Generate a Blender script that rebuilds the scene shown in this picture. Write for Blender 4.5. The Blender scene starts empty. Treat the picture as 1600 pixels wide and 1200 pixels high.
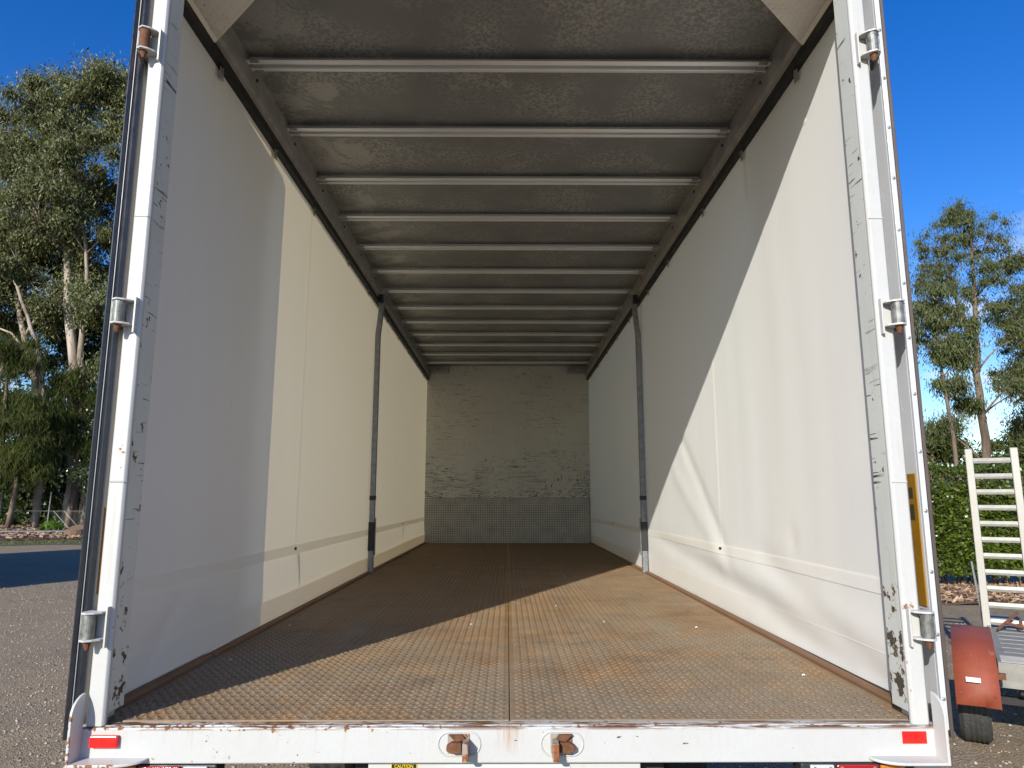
import bpy, bmesh, math, random
import numpy as np
from mathutils import Vector, Matrix
random.seed(7); RNG = np.random.default_rng(7)
rad = math.radians
scene = bpy.context.scene
COL = scene.collection

# ------------------------------------------------------------------ camera, sky, sun, exposure
DZ = 1.07                                   # height of the truck's deck above the ground
cam_d = bpy.data.cameras.new('camera'); cam = bpy.data.objects.new('camera', cam_d); COL.objects.link(cam)
cam.location = (-0.008, -2.231, DZ + 0.666)
cam.rotation_euler = (rad(90 + 9.433), 0, rad(-0.39))
cam_d.sensor_width = 36.0; cam_d.lens = 36.0 * 1086 / 1600
cam_d.clip_start = 0.05; cam_d.clip_end = 3000
scene.camera = cam

SUN = Vector((0.48, 1.0, -0.517)).normalized()      # the way the light travels
world = bpy.data.worlds.new('World'); scene.world = world; world.use_nodes = True
wn = world.node_tree; wn.nodes.clear()
w_out = wn.nodes.new('ShaderNodeOutputWorld'); w_bg = wn.nodes.new('ShaderNodeBackground')
w_sky = wn.nodes.new('ShaderNodeTexSky'); w_sky.sky_type = 'NISHITA'; w_sky.sun_disc = False
w_sky.sun_elevation = math.asin(-SUN.z); w_sky.sun_rotation = math.atan2(-SUN.x, -SUN.y)
w_sky.air_density = 1.0; w_sky.dust_density = 0.2; w_sky.ozone_density = 3.0; w_sky.altitude = 50
w_hs = wn.nodes.new('ShaderNodeHueSaturation'); w_hs.inputs['Saturation'].default_value = 1.38; w_hs.inputs['Hue'].default_value = 0.519
w_hs.inputs['Value'].default_value = 1.0
wn.links.new(w_sky.outputs[0], w_hs.inputs['Color'])
# low wisps of cloud all round the horizon
w_tc = wn.nodes.new('ShaderNodeTexCoord'); w_map = wn.nodes.new('ShaderNodeMapping')
w_map.inputs['Scale'].default_value = (5.0, 5.0, 17.0); w_map.inputs['Location'].default_value = (1.3, 0.4, 0.2)
w_no = wn.nodes.new('ShaderNodeTexNoise'); w_no.inputs['Scale'].default_value = 1.0; w_no.inputs['Detail'].default_value = 7
w_no.inputs['Roughness'].default_value = 0.6
w_cr = wn.nodes.new('ShaderNodeMapRange'); w_cr.inputs['From Min'].default_value = 0.53; w_cr.inputs['From Max'].default_value = 0.68
w_sep = wn.nodes.new('ShaderNodeSeparateXYZ')
w_alt = wn.nodes.new('ShaderNodeMapRange'); w_alt.inputs['From Min'].default_value = 0.40; w_alt.inputs['From Max'].default_value = 0.18
w_mul = wn.nodes.new('ShaderNodeMath'); w_mul.operation = 'MULTIPLY'
w_mul2 = wn.nodes.new('ShaderNodeMath'); w_mul2.operation = 'MULTIPLY'; w_mul2.inputs[1].default_value = 0.85
w_mix = wn.nodes.new('ShaderNodeMix'); w_mix.data_type = 'RGBA'; w_mix.inputs['B'].default_value = (5.2, 5.4, 5.8, 1)
wn.links.new(w_tc.outputs['Generated'], w_map.inputs['Vector']); wn.links.new(w_map.outputs[0], w_no.inputs['Vector'])
wn.links.new(w_no.outputs['Fac'], w_cr.inputs['Value']); wn.links.new(w_tc.outputs['Generated'], w_sep.inputs[0])
wn.links.new(w_sep.outputs['Z'], w_alt.inputs['Value']); wn.links.new(w_cr.outputs[0], w_mul.inputs[0])
wn.links.new(w_alt.outputs[0], w_mul.inputs[1]); wn.links.new(w_mul.outputs[0], w_mul2.inputs[0])
wn.links.new(w_mul2.outputs[0], w_mix.inputs['Factor']); wn.links.new(w_hs.outputs[0], w_mix.inputs['A'])
wn.links.new(w_mix.outputs['Result'], w_bg.inputs['Color']); w_bg.inputs['Strength'].default_value = 0.15
wn.links.new(w_bg.outputs[0], w_out.inputs['Surface'])

sun_d = bpy.data.lights.new('sun', 'SUN'); sun_d.energy = 4.6; sun_d.angle = rad(0.5); sun_d.color = (1.0, 0.965, 0.92)
sun = bpy.data.objects.new('sun', sun_d); COL.objects.link(sun); sun.location = (-20, -40, 30)
sun.rotation_euler = SUN.to_track_quat('-Z', 'Y').to_euler()
scene.view_settings.view_transform = 'Standard'; scene.view_settings.look = 'None'
scene.view_settings.exposure = 0.40; scene.view_settings.gamma = 1.0
scene.view_settings.use_curve_mapping = False
scene.view_settings.use_white_balance = True; scene.view_settings.white_balance_temperature = 6750; scene.view_settings.white_balance_tint = 6
scene.render.engine = 'CYCLES'
scene.cycles.max_bounces = 10; scene.cycles.diffuse_bounces = 6; scene.cycles.transmission_bounces = 8
scene.cycles.transparent_max_bounces = 8

# ------------------------------------------------------------------ materials
class NT:
    def __init__(s, name):
        s.m = bpy.data.materials.new(name); s.m.use_nodes = True; s.t = s.m.node_tree; s.t.nodes.clear()
        s.out = s.t.nodes.new('ShaderNodeOutputMaterial')
        s.tc = s.t.nodes.new('ShaderNodeTexCoord'); s.co = s.tc.outputs['Object']
    def n(s, ty, **k):
        nd = s.t.nodes.new(ty)
        for a, v in k.items(): s.put(nd, a, v)
        return nd
    def put(s, nd, a, v):
        a = {'From_Min': 'From Min', 'From_Max': 'From Max', 'To_Min': 'To Min', 'To_Max': 'To Max'}.get(a, a)
        if isinstance(v, bpy.types.NodeSocket): s.t.links.new(v, nd.inputs[a])
        elif isinstance(a, int) or a in nd.inputs:
            if isinstance(v, tuple) and len(v) == 3 and nd.inputs[a].type == 'RGBA': v = v + (1,)
            nd.inputs[a].default_value = v
        else: setattr(nd, a, v)
    def noise(s, scale=5, detail=4, rough=0.55, stretch=None, loc=(0, 0, 0), rot=(0, 0, 0), dist=0.0):
        v = s.co
        if stretch or any(loc) or any(rot):
            mp = s.n('ShaderNodeMapping', Vector=s.co, Scale=stretch or (1, 1, 1), Location=loc, Rotation=rot); v = mp.outputs[0]
        return s.n('ShaderNodeTexNoise', Vector=v, Scale=scale, Detail=detail, Roughness=rough, Distortion=dist).outputs['Fac']
    def ramp(s, v, a, b, lo=0.0, hi=1.0):
        return s.n('ShaderNodeMapRange', Value=v, From_Min=a, From_Max=b, To_Min=lo, To_Max=hi).outputs[0]
    def math(s, op, a, b=0.0):
        nd = s.t.nodes.new('ShaderNodeMath'); nd.operation = op; s.put(nd, 0, a); s.put(nd, 1, b); return nd.outputs[0]
    def mix(s, f, a, b, blend='MIX'):
        nd = s.t.nodes.new('ShaderNodeMix'); nd.data_type = 'RGBA'; nd.blend_type = blend
        for i, v in ((0, f), (6, a), (7, b)):
            if isinstance(v, bpy.types.NodeSocket): s.t.links.new(v, nd.inputs[i])
            else: nd.inputs[i].default_value = (v + (1,)) if isinstance(v, tuple) and len(v) == 3 else v
        return nd.outputs[2]
    def axis(s, i):
        return s.n('ShaderNodeSeparateXYZ', **{'Vector': s.co}).outputs[i]
    def bump(s, h, strength=0.3, dist=0.01):
        return s.n('ShaderNodeBump', Height=h, Strength=strength, Distance=dist).outputs[0]
    def bsdf(s, col, rough=0.5, metal=0.0, normal=None, spec=0.5, coat=0.0):
        b = s.n('ShaderNodeBsdfPrincipled')
        s.put(b, 'Base Color', col); s.put(b, 'Roughness', rough); s.put(b, 'Metallic', metal)
        s.put(b, 'Specular IOR Level', spec)
        if coat: s.put(b, 'Coat Weight', coat); s.put(b, 'Coat Roughness', 0.08)
        if normal is not None: s.put(b, 'Normal', normal)
        return b.outputs[0]
    def end(s, sh): s.t.links.new(sh, s.out.inputs['Surface']); return s.m

M = {}
def plain(name, col, rough=0.5, metal=0.0, var=0.12, scale=9.0, spec=0.5, coat=0.0, bump=0.0):
    t = NT(name); f = t.noise(scale, 5)
    dark = tuple(c * (1 - var * 2) for c in col)
    c = t.mix(t.ramp(f, 0.25, 0.75), dark, col)
    nm = t.bump(t.noise(scale * 25, 3), bump, 0.002) if bump else None
    r = t.ramp(t.noise(scale * 2, 3), 0.3, 0.7, max(0.05, rough - 0.08), min(1, rough + 0.08))
    M[name] = t.end(t.bsdf(c, r, metal, nm, spec, coat)); return M[name]

def worn_paint(name, paint, chip=0.66, chip_scale=24.0, grime=0.25, rust=(0.10, 0.040, 0.018), edge=None, scratch=0.0, rough=0.42, sdir=(1, 1, 1), stain=False):
    """painted steel: grime film, rusty chips, thin scratches; edge = (axis, value where bare, value where clean)"""
    t = NT(name)
    g = t.ramp(t.noise(3.2, 6, 0.65), 0.35, 0.75)
    c = t.mix(t.math('MULTIPLY', g, grime), paint, tuple(a * b for a, b in zip(paint, (0.72, 0.66, 0.56))))
    fine = t.noise(110, 3); c = t.mix(t.ramp(fine, 0.3, 0.7, 0.0, 0.10), c, tuple(p * 0.55 for p in paint))
    n1 = t.noise(chip_scale, 5, 0.62)
    if edge:
        e = t.ramp(t.axis(edge[0]), edge[1], edge[2], 0.16, 0.0); n1 = t.math('ADD', n1, e)
    big = t.ramp(t.noise(2.1, 3, loc=(3, 1, 7)), 0.4, 0.68, -0.07, 0.06); n1 = t.math('ADD', n1, big)
    mk = t.ramp(n1, chip, chip + 0.02)
    halo = t.ramp(n1, chip - 0.035, chip + 0.01)
    c = t.mix(t.math('MULTIPLY', halo, 0.38), c, (0.45, 0.26, 0.10))
    rc = t.mix(t.ramp(t.noise(60, 4), 0.35, 0.65), rust, tuple(min(1, r * 2.6) for r in rust))
    c = t.mix(mk, c, rc)
    vr = t.math('MULTIPLY', t.ramp(t.noise(1.0, 4, 0.6, stretch=(60, 60, 2.2), loc=(2, 2, 8)), 0.60, 0.74), t.ramp(t.noise(2.6, 2, loc=(1, 9, 4)), 0.45, 0.6)); c = t.mix(t.math('MULTIPLY', vr, 0.30), c, (0.33, 0.22, 0.11))
    if scratch:
        s1 = t.noise(1.0, 2, 0.5, stretch=tuple(5.5 * (14 if d else 1) for d in sdir), loc=(2, 5, 1))
        s2 = t.ramp(t.noise(4.0, 3, loc=(9, 2, 3)), 0.42, 0.62)
        sm = t.math('MULTIPLY', t.ramp(s1, 1 - scratch * 0.36, 1 - scratch * 0.36 + 0.02), s2)
        c = t.mix(sm, c, (0.035, 0.028, 0.022))
    if stain:      # rust runs bleeding down from the seam in the floor, and a film below the top edge
        ax = t.math('ABSOLUTE', t.axis(0)); run = t.noise(1.0, 3, 0.6, stretch=(70, 1, 6))
        m = t.math('MULTIPLY', t.ramp(ax, 0.05, 0.0), t.math('MULTIPLY', t.ramp(run, 0.40, 0.62), t.ramp(t.axis(2), -0.085, -0.01)))
        c = t.mix(t.math('MULTIPLY', m, 0.75), c, (0.36, 0.16, 0.045))
        run2 = t.noise(1.0, 4, 0.6, stretch=(28, 1, 3), loc=(4, 1, 2))
        m2 = t.math('MULTIPLY', t.ramp(run2, 0.54, 0.72), t.ramp(t.axis(2), -0.07, 0.0)); c = t.mix(t.math('MULTIPLY', m2, 0.35), c, (0.42, 0.28, 0.13))
        lp = t.math('MULTIPLY', t.ramp(t.axis(2), -0.010, -0.002), t.ramp(t.noise(1.0, 5, 0.7, stretch=(5, 40, 60), loc=(1, 1, 9)), 0.47, 0.54)); c = t.mix(lp, c, (0.13, 0.06, 0.03))
        dk = t.ramp(t.noise(1.0, 3, 0.5, stretch=(26, 1, 60), loc=(3, 7, 1)), 0.70, 0.72); c = t.mix(dk, c, (0.07, 0.05, 0.04))
    nm = t.bump(t.math('ADD', t.math('MULTIPLY', mk, -0.6), t.math('MULTIPLY', t.noise(14, 4), 0.5)), 0.25, 0.004)
    M[name] = t.end(t.bsdf(c, t.math('ADD', rough, t.math('MULTIPLY', mk, 0.35)), 0.0, nm)); return M[name]

worn_paint('white_paint', (0.51, 0.505, 0.49), 0.715, 30, 0.22)
worn_paint('sill_paint', (0.50, 0.497, 0.485), 0.70, 42, 0.16, edge=(2, 0.0, -0.016), stain=True)
worn_paint('guard_paint', (0.54, 0.53, 0.51), 0.71, 60, 0.3, edge=(1, -0.090, -0.080))
worn_paint('post_grey', (0.60, 0.61, 0.58), 0.65, 26, 0.30, rust=(0.035, 0.028, 0.02), edge=(2, DZ + 0.0, DZ + 0.55), scratch=0.97, sdir=(0, 0, 1))
worn_paint('gusset_paint', (0.78, 0.75, 0.67), 0.67, 40, 0.5, rust=(0.06, 0.04, 0.025))
worn_paint('ramp_paint', (0.43, 0.41, 0.365), 0.72, 30, 0.4)
worn_paint('rusty_steel', (0.30, 0.27, 0.24), 0.44, 24, 0.6, rust=(0.13, 0.045, 0.018), rough=0.7)
worn_paint('deck_edge_steel', (0.20, 0.11, 0.06), 0.62, 20, 0.6, rust=(0.07, 0.03, 0.015), rough=0.7)
plain('galvanised', (0.40, 0.40, 0.38), 0.42, 0.6, 0.16, 30)
plain('hinge_metal', (0.33, 0.325, 0.30), 0.5, 0.5, 0.35, 45)
plain('aluminium', (0.30, 0.29, 0.26), 0.45, 0.4, 0.12, 20)
plain('dark_rubber', (0.022, 0.024, 0.030), 0.32, 0, 0.2, 12)
plain('black_track', (0.010, 0.010, 0.010), 0.6, 0, 0.2, 12)
plain('tyre_rubber', (0.062, 0.060, 0.058), 0.75, 0, 0.25, 40, bump=0.3)
plain('black_steel', (0.025, 0.025, 0.026), 0.55, 0, 0.2, 10)
plain('door_panel', (0.62, 0.63, 0.66), 0.22, 0, 0.05, 4, coat=0.4)
plain('shaded_door_panel', (0.52, 0.48, 0.42), 0.35, 0, 0.08, 4)  # left door's white face, with its shade put into the colour
plain('white_trim', (0.56, 0.57, 0.58), 0.35, 0, 0.08, 8)
plain('brown_rubber', (0.075, 0.052, 0.045), 0.6, 0, 0.2, 12)
plain('marker_yellow', (0.31, 0.155, 0.010), 0.28, 0, 0.10, 5)
plain('marker_text', (0.05, 0.04, 0.02), 0.4, 0, 0.05, 5)
plain('sticker_yellow', (0.85, 0.62, 0.02), 0.35, 0, 0.05, 6)
plain('sticker_black', (0.015, 0.015, 0.015), 0.4, 0, 0.05, 6)
plain('sticker_white', (0.80, 0.80, 0.80), 0.4, 0, 0.05, 6)
plain('chassis_black', (0.02, 0.02, 0.02), 0.7, 0, 0.2, 8)
plain('rust_bolt', (0.20, 0.08, 0.035), 0.8, 0.1, 0.3, 60, bump=0.4)
plain('grey_plastic', (0.32, 0.32, 0.34), 0.45, 0, 0.1, 6)
plain('shed_steel', (0.36, 0.38, 0.36), 0.5, 0.2, 0.1, 3)
plain('cream_board', (0.66, 0.60, 0.48), 0.7, 0, 0.12, 14)
plain('trailer_steel', (0.30, 0.285, 0.255), 0.6, 0.1, 0.2, 12)
plain('stump_wood', (0.20, 0.12, 0.07), 0.9, 0, 0.25, 20, bump=0.5)
plain('pipe_grey', (0.09, 0.09, 0.10), 0.5, 0, 0.1, 5)
def lens_mat(name, col, rough=0.12):
    t = NT(name); v = t.n('ShaderNodeTexVoronoi', Vector=t.co, Scale=260.0).outputs['Distance']
    M[name] = t.end(t.bsdf(t.mix(t.ramp(t.noise(8, 3), 0.3, 0.7), tuple(c * 0.8 for c in col), col), rough, 0, t.bump(v, 0.35, 0.002), 0.6))
lens_mat('red_lens', (0.75, 0.012, 0.008)); lens_mat('amber_lens', (0.72, 0.20, 0.01)); lens_mat('clear_lens', (0.55, 0.56, 0.56))
lens_mat('dark_red_lens', (0.36, 0.01, 0.012))

def reflector_mat():
    t = NT('reflector_red')
    v = t.n('ShaderNodeTexVoronoi', Vector=t.co, Scale=400.0).outputs['Distance']
    M['reflector_red'] = t.end(t.bsdf(t.mix(t.ramp(t.noise(30, 3), 0.35, 0.7), (0.85, 0.012, 0.012), (0.95, 0.025, 0.02)), 0.25, 0, t.bump(v, 0.2, 0.001)))
reflector_mat()

def curtain_mat(name, col, tr, wt):
    t = NT(name)
    # faint vertical grime runs, fine weave, a few scuffs
    runs = t.ramp(t.noise(1.0, 4, 0.55, stretch=(1, 16, 0.7)), 0.42, 0.75)
    soft = t.ramp(t.noise(1.7, 4), 0.3, 0.75)
    c = t.mix(t.math('MULTIPLY', runs, 0.06), col, tuple(k * 0.72 for k in col))
    c = t.mix(t.math('MULTIPLY', soft, 0.10), c, tuple(k * m for k, m in zip(col, (0.86, 0.80, 0.70))))
    sc = t.math('MULTIPLY', t.ramp(t.noise(1.0, 3, 0.5, stretch=(1, 34, 5), loc=(1, 4, 2), rot=(0.5, 0, 0)), 0.735, 0.78), t.ramp(t.noise(2.2, 2, loc=(5, 5, 5)), 0.47, 0.60))
    c = t.mix(t.math('MULTIPLY', sc, 0.5), c, (0.30, 0.28, 0.25))
    weave = t.noise(420, 2, stretch=(1, 1, 0.15)); weave2 = t.noise(420, 2, stretch=(1, 0.15, 1))
    h = t.math('ADD', t.math('MULTIPLY', t.math('ADD', weave, weave2), 0.06), t.math('MULTIPLY', t.noise(2.6, 3, 0.5, stretch=(1, 2.6, 0.35)), 0.35))
    nm = t.bump(h, 0.22, 0.010)
    d = t.bsdf(c, 0.48, 0, nm, 0.35)
    tl = t.n('ShaderNodeBsdfTranslucent', Color=tr)
    mx = t.n('ShaderNodeMixShader'); t.put(mx, 0, wt); t.put(mx, 1, d); t.put(mx, 2, tl.outputs[0])
    M[name] = t.end(mx.outputs[0])
curtain_mat('curtain_vinyl', (0.915, 0.908, 0.888), (0.98, 0.81, 0.51), 0.24)
curtain_mat('curtain_band', (0.93, 0.925, 0.91), (0.98, 0.92, 0.82), 0.30)
curtain_mat('sheer_band', (0.92, 0.91, 0.89), (0.99, 0.95, 0.88), 0.48)
curtain_mat('outer_skirt', (0.70, 0.69, 0.66), (0.9, 0.78, 0.58), 0.55)

def floor_mat(name, wear):
    t = NT(name)
    big = t.noise(1.5, 6, 0.65, dist=0.6); mid = t.noise(7, 5, 0.65, loc=(4, 2, 0)); fine = t.noise(90, 3)
    along = t.noise(1.6, 4, 0.6, stretch=(4, 0.8, 1), loc=(1, 3, 0))
    steel = t.mix(t.ramp(fine, 0.3, 0.7), (0.215, 0.182, 0.134), (0.345, 0.298, 0.228))
    rust = t.mix(t.ramp(mid, 0.3, 0.7), (0.195, 0.102, 0.042), (0.36, 0.205, 0.090))
    f = t.math('ADD', t.math('MULTIPLY', big, 0.8), t.math('ADD', t.math('MULTIPLY', mid, 0.35), t.math('MULTIPLY', along, 0.25)))
    deep = t.ramp(t.axis(1), 0.6, 5.0, 0.0, 0.14); f = t.math('ADD', f, deep)
    c = t.mix(t.ramp(f, 0.60, 0.84, 0.30, 1.0 - wear), steel, rust)
    spot = t.ramp(t.noise(11, 5, 0.7, loc=(8, 8, 8)), 0.64, 0.74, 0, 0.6); c = t.mix(spot, c, (0.36, 0.17, 0.055))
    lane = t.ramp(t.noise(1.0, 4, 0.6, stretch=(9, 0.35, 1), loc=(2, 0, 5)), 0.55, 0.72, 0, 0.35); c = t.mix(lane, c, (0.34, 0.30, 0.235))
    drag = t.math('MULTIPLY', t.ramp(t.noise(1.0, 2, 0.5, stretch=(95, 1.6, 1), loc=(7, 3, 5), rot=(0, 0, 0.13)), 0.70, 0.73), t.ramp(t.noise(1.6, 2, loc=(2, 2, 2)), 0.5, 0.62)); c = t.mix(t.math('MULTIPLY', drag, 0.6), c, (0.52, 0.45, 0.34))
    oil = t.ramp(t.noise(1.9, 5, 0.65, loc=(11, 4, 2)), 0.60, 0.72, 0, 0.55); c = t.mix(oil, c, (0.10, 0.075, 0.055))
    dirt = t.ramp(t.noise(4, 4, loc=(7, 1, 1)), 0.5, 0.75, 0, 0.35); c = t.mix(dirt, c, (0.13, 0.105, 0.08))
    M[name] = t.end(t.bsdf(c, t.ramp(mid, 0.3, 0.7, 0.40, 0.6), 0.05 + wear * 0.5, t.bump(fine, 0.3, 0.002), 0.4))
floor_mat('tread_plate', 0.0); floor_mat('tread_lug', 0.42)

def roof_mat():
    t = NT('roof_sheet')
    sp = t.noise(58, 3, 0.5, dist=0.6); big = t.noise(1.5, 5, 0.65); dist = t.ramp(t.noise(2.2, 3, loc=(3, 3, 3)), 0.38, 0.62)
    a = t.mix(t.math('MULTIPLY', t.ramp(sp, 0.46, 0.54), dist), (0.215, 0.218, 0.212), (0.37, 0.37, 0.35))
    pn = t.ramp(t.math('ADD', t.noise(3.4, 7, 0.7, dist=0.8, loc=(6, 2, 1)), t.ramp(t.axis(0), -0.55, -1.0, -0.06, 0.11)), 0.60, 0.64)
    a = t.mix(t.math('MULTIPLY', pn, 0.65), a, (0.42, 0.41, 0.38))
    a = t.mix(t.ramp(big, 0.40, 0.75, 0, 0.35), a, (0.18, 0.182, 0.176))
    M['roof_sheet'] = t.end(t.bsdf(a, t.ramp(big, 0.3, 0.7, 0.34, 0.55), 0.35, t.bump(t.noise(4, 3), 0.25, 0.02), 0.5))
roof_mat()
plain('bow_metal', (0.80, 0.81, 0.81), 0.36, 0.4, 0.04, 3)
plain('bow_shade_metal', (0.17, 0.165, 0.16), 0.45, 0.5, 0.14, 18)
plain('rail_metal', (0.42, 0.41, 0.385), 0.40, 0.4, 0.2, 14)
plain('midpost_metal', (0.30, 0.31, 0.33), 0.40, 0.45, 0.22, 22)

def bulkhead_mat():
    t = NT('bulkhead_paint')
    g = t.ramp(t.noise(1.8, 6, 0.7), 0.3, 0.75)
    c = t.mix(g, (0.62, 0.61, 0.565), (0.53, 0.52, 0.475))
    def scr(sx, sz, a, loc, seed):
        n = t.noise(1.0, 3, 0.6, stretch=(sx, 1, sz), loc=loc)
        m = t.ramp(t.noise(2.4, 3, loc=seed), 0.40, 0.60, -0.05, 0.055)
        low = t.ramp(t.axis(2), DZ + 1.55, DZ + 0.85, -0.025, 0.035)
        return t.ramp(t.math('ADD', n, t.math('ADD', m, low)), a, a + 0.014)
    for (sx, sz, a, loc, sd) in ((5.0, 130, 0.655, (1, 0, 2), (3, 3, 9)), (13, 95, 0.66, (5, 0, 7), (1, 8, 2)), (1.3, 160, 0.69, (4, 0, 1), (7, 7, 1)), (80, 7, 0.705, (2, 0, 3), (6, 6, 6)), (30, 34, 0.725, (8, 0, 1), (2, 9, 4))):
        c = t.mix(scr(sx, sz, a, loc, sd), c, (0.035, 0.032, 0.028))
    M['bulkhead_paint'] = t.end(t.bsdf(c, 0.5, 0, t.bump(t.noise(30, 4), 0.15, 0.004)))
bulkhead_mat()
plain('kick_plate', (0.38, 0.365, 0.33), 0.5, 0.1, 0.25, 5)
plain('kick_lug', (0.70, 0.68, 0.63), 0.45, 0.1, 0.15, 9)

def gravel_mat():
    t = NT('gravel')
    v = t.n('ShaderNodeTexVoronoi', Vector=t.co, Scale=62.0); v2 = t.n('ShaderNodeTexVoronoi', Vector=t.co, Scale=150.0)
    col1 = t.n('ShaderNodeSeparateColor', Color=v.outputs['Color']).outputs[0]
    col2 = t.n('ShaderNodeSeparateColor', Color=v2.outputs['Color']).outputs[0]
    k = t.math('ADD', t.math('MULTIPLY', col1, 0.5), t.math('MULTIPLY', col2, 0.5))
    c = t.mix(k, (0.125, 0.092, 0.060), (0.50, 0.385, 0.26))
    big = t.ramp(t.noise(0.35, 6, 0.6), 0.35, 0.7); c = t.mix(t.math('MULTIPLY', big, 0.45), c, (0.31, 0.225, 0.14))
    fade = t.noise(1.2, 5, 0.6, loc=(4, 4, 0)); c = t.mix(t.ramp(fade, 0.45, 0.75, 0, 0.5), c, (0.16, 0.135, 0.11))
    h = t.math('ADD', v.outputs['Distance'], t.math('MULTIPLY', v2.outputs['Distance'], 0.5))
    M['gravel'] = t.end(t.bsdf(c, 0.9, 0, t.bump(h, 0.8, 0.02), 0.25))
gravel_mat()
def stone_mat():
    t = NT('stones'); g = t.n('ShaderNodeNewGeometry').outputs['Random Per Island']
    M['stones'] = t.end(t.bsdf(t.mix(g, (0.13, 0.112, 0.095), (0.46, 0.40, 0.325)), 0.85, 0, None, 0.3))
stone_mat()
def chips_mat(name, a, b):
    t = NT(name); g = t.n('ShaderNodeNewGeometry').outputs['Random Per Island']
    M[name] = t.end(t.bsdf(t.mix(g, a, b), 0.9, 0, None, 0.2))
chips_mat('mulch_chip', (0.14, 0.085, 0.055), (0.44, 0.30, 0.20))
plain('mulch_soil', (0.17, 0.105, 0.07), 0.95, 0, 0.3, 8, bump=0.6)
plain('turf_soil', (0.11, 0.12, 0.05), 0.95, 0, 0.3, 6)
def leaf_mat(name, cols, trans=0.3, rough=0.45, spec=0.4):
    t = NT(name); g = t.n('ShaderNodeNewGeometry').outputs['Random Per Island']
    r = t.n('ShaderNodeValToRGB', Fac=g); e = r.color_ramp.elements
    e[0].color = cols[0] + (1,); e[1].color = cols[-1] + (1,)
    for i, c in enumerate(cols[1:-1]):
        x = e.new((i + 1) / (len(cols) - 1)); x.color = c + (1,)
    cl = t.mix(t.ramp(t.noise(0.45, 3), 0.35, 0.65, 0.0, 0.45), r.outputs[0], tuple(k * 0.6 for k in cols[0]))
    b = t.bsdf(cl, rough, 0, None, spec)
    tl = t.n('ShaderNodeBsdfTranslucent', Color=t.mix(0.5, cl, (0.16, 0.20, 0.03)))
    mx = t.n('ShaderNodeMixShader'); t.put(mx, 0, trans); t.put(mx, 1, b); t.put(mx, 2, tl.outputs[0])
    M[name] = t.end(mx.outputs[0])
leaf_mat('gum_leaf', [(0.075, 0.088, 0.030), (0.125, 0.136, 0.048), (0.185, 0.19, 0.075), (0.29, 0.285, 0.15)], 0.22, 0.5, 0.3)
leaf_mat('young_gum_leaf', [(0.075, 0.095, 0.030), (0.11, 0.13, 0.042), (0.16, 0.17, 0.07)], 0.22, 0.5, 0.3)
leaf_mat('sheoak_leaf', [(0.042, 0.055, 0.014), (0.075, 0.092, 0.022), (0.125, 0.135, 0.040)], 0.2, 0.7, 0.1)
leaf_mat('shrub_leaf', [(0.030, 0.050, 0.018), (0.06, 0.09, 0.03), (0.10, 0.13, 0.055)], 0.2, 0.32, 0.6)
leaf_mat('hedge_leaf', [(0.045, 0.072, 0.010), (0.095, 0.135, 0.016), (0.18, 0.225, 0.03)], 0.3, 0.32, 0.6)
leaf_mat('bush_leaf', [(0.060, 0.075, 0.018), (0.10, 0.115, 0.03), (0.14, 0.145, 0.045)], 0.3, 0.55, 0.3)
leaf_mat('weed_leaf', [(0.10, 0.20, 0.02), (0.18, 0.30, 0.04)], 0.35, 0.5, 0.3)
leaf_mat('grass_blade', [(0.11, 0.125, 0.035), (0.20, 0.19, 0.07)], 0.3, 0.6, 0.2)
def bark_mat(name, a, b, sc=3.0):
    t = NT(name); f = t.ramp(t.noise(sc, 6, 0.65, stretch=(1, 1, 0.22)), 0.38, 0.64); c = t.mix(f, a, b)
    M[name] = t.end(t.bsdf(c, 0.85, 0, t.bump(t.noise(sc * 6, 4, stretch=(1, 1, 0.25)), 0.5, 0.04), 0.2))
bark_mat('pale_bark', (0.20, 0.15, 0.11), (0.46, 0.39, 0.32), 1.2)
bark_mat('brown_bark', (0.085, 0.060, 0.042), (0.24, 0.18, 0.135), 1.5)
bark_mat('twig_bark', (0.10, 0.065, 0.045), (0.25, 0.17, 0.12), 2.0)
worn_paint('fender_red', (0.27, 0.058, 0.028), 0.66, 6, 0.9, rust=(0.10, 0.032, 0.016), rough=0.65)

# ------------------------------------------------------------------ mesh helpers
def mesh_from(name, V, F, mat, smooth=False):
    me = bpy.data.meshes.new(name); me.from_pydata([tuple(v) for v in V], [], F); me.update()
    if mat: me.materials.append(M[mat])
    if smooth:
        for p in me.polygons: p.use_smooth = True
    return me
def link(name, me, parent=None, loc=(0, 0, 0), rot=(0, 0, 0)):
    o = bpy.data.objects.new(name, me); COL.objects.link(o)
    o.location = loc; o.rotation_euler = rot
    if parent is not None: o.parent = parent
    return o
def bulk(name, V, quads, mat, parent=None, loc=(0, 0, 0)):
    """numpy verts (n,3) and face index array (m,k) to one mesh"""
    V = np.asarray(V, dtype=np.float32); Q = np.asarray(quads, dtype=np.int32); k = Q.shape[1]
    me = bpy.data.meshes.new(name); me.vertices.add(len(V)); me.vertices.foreach_set('co', V.ravel())
    me.loops.add(Q.size); me.loops.foreach_set('vertex_index', Q.ravel())
    me.polygons.add(len(Q)); me.polygons.foreach_set('loop_start', np.arange(0, Q.size, k, dtype=np.int32))
    me.update(calc_edges=True); me.materials.append(M[mat])
    return link(name, me, parent, loc)
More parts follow.
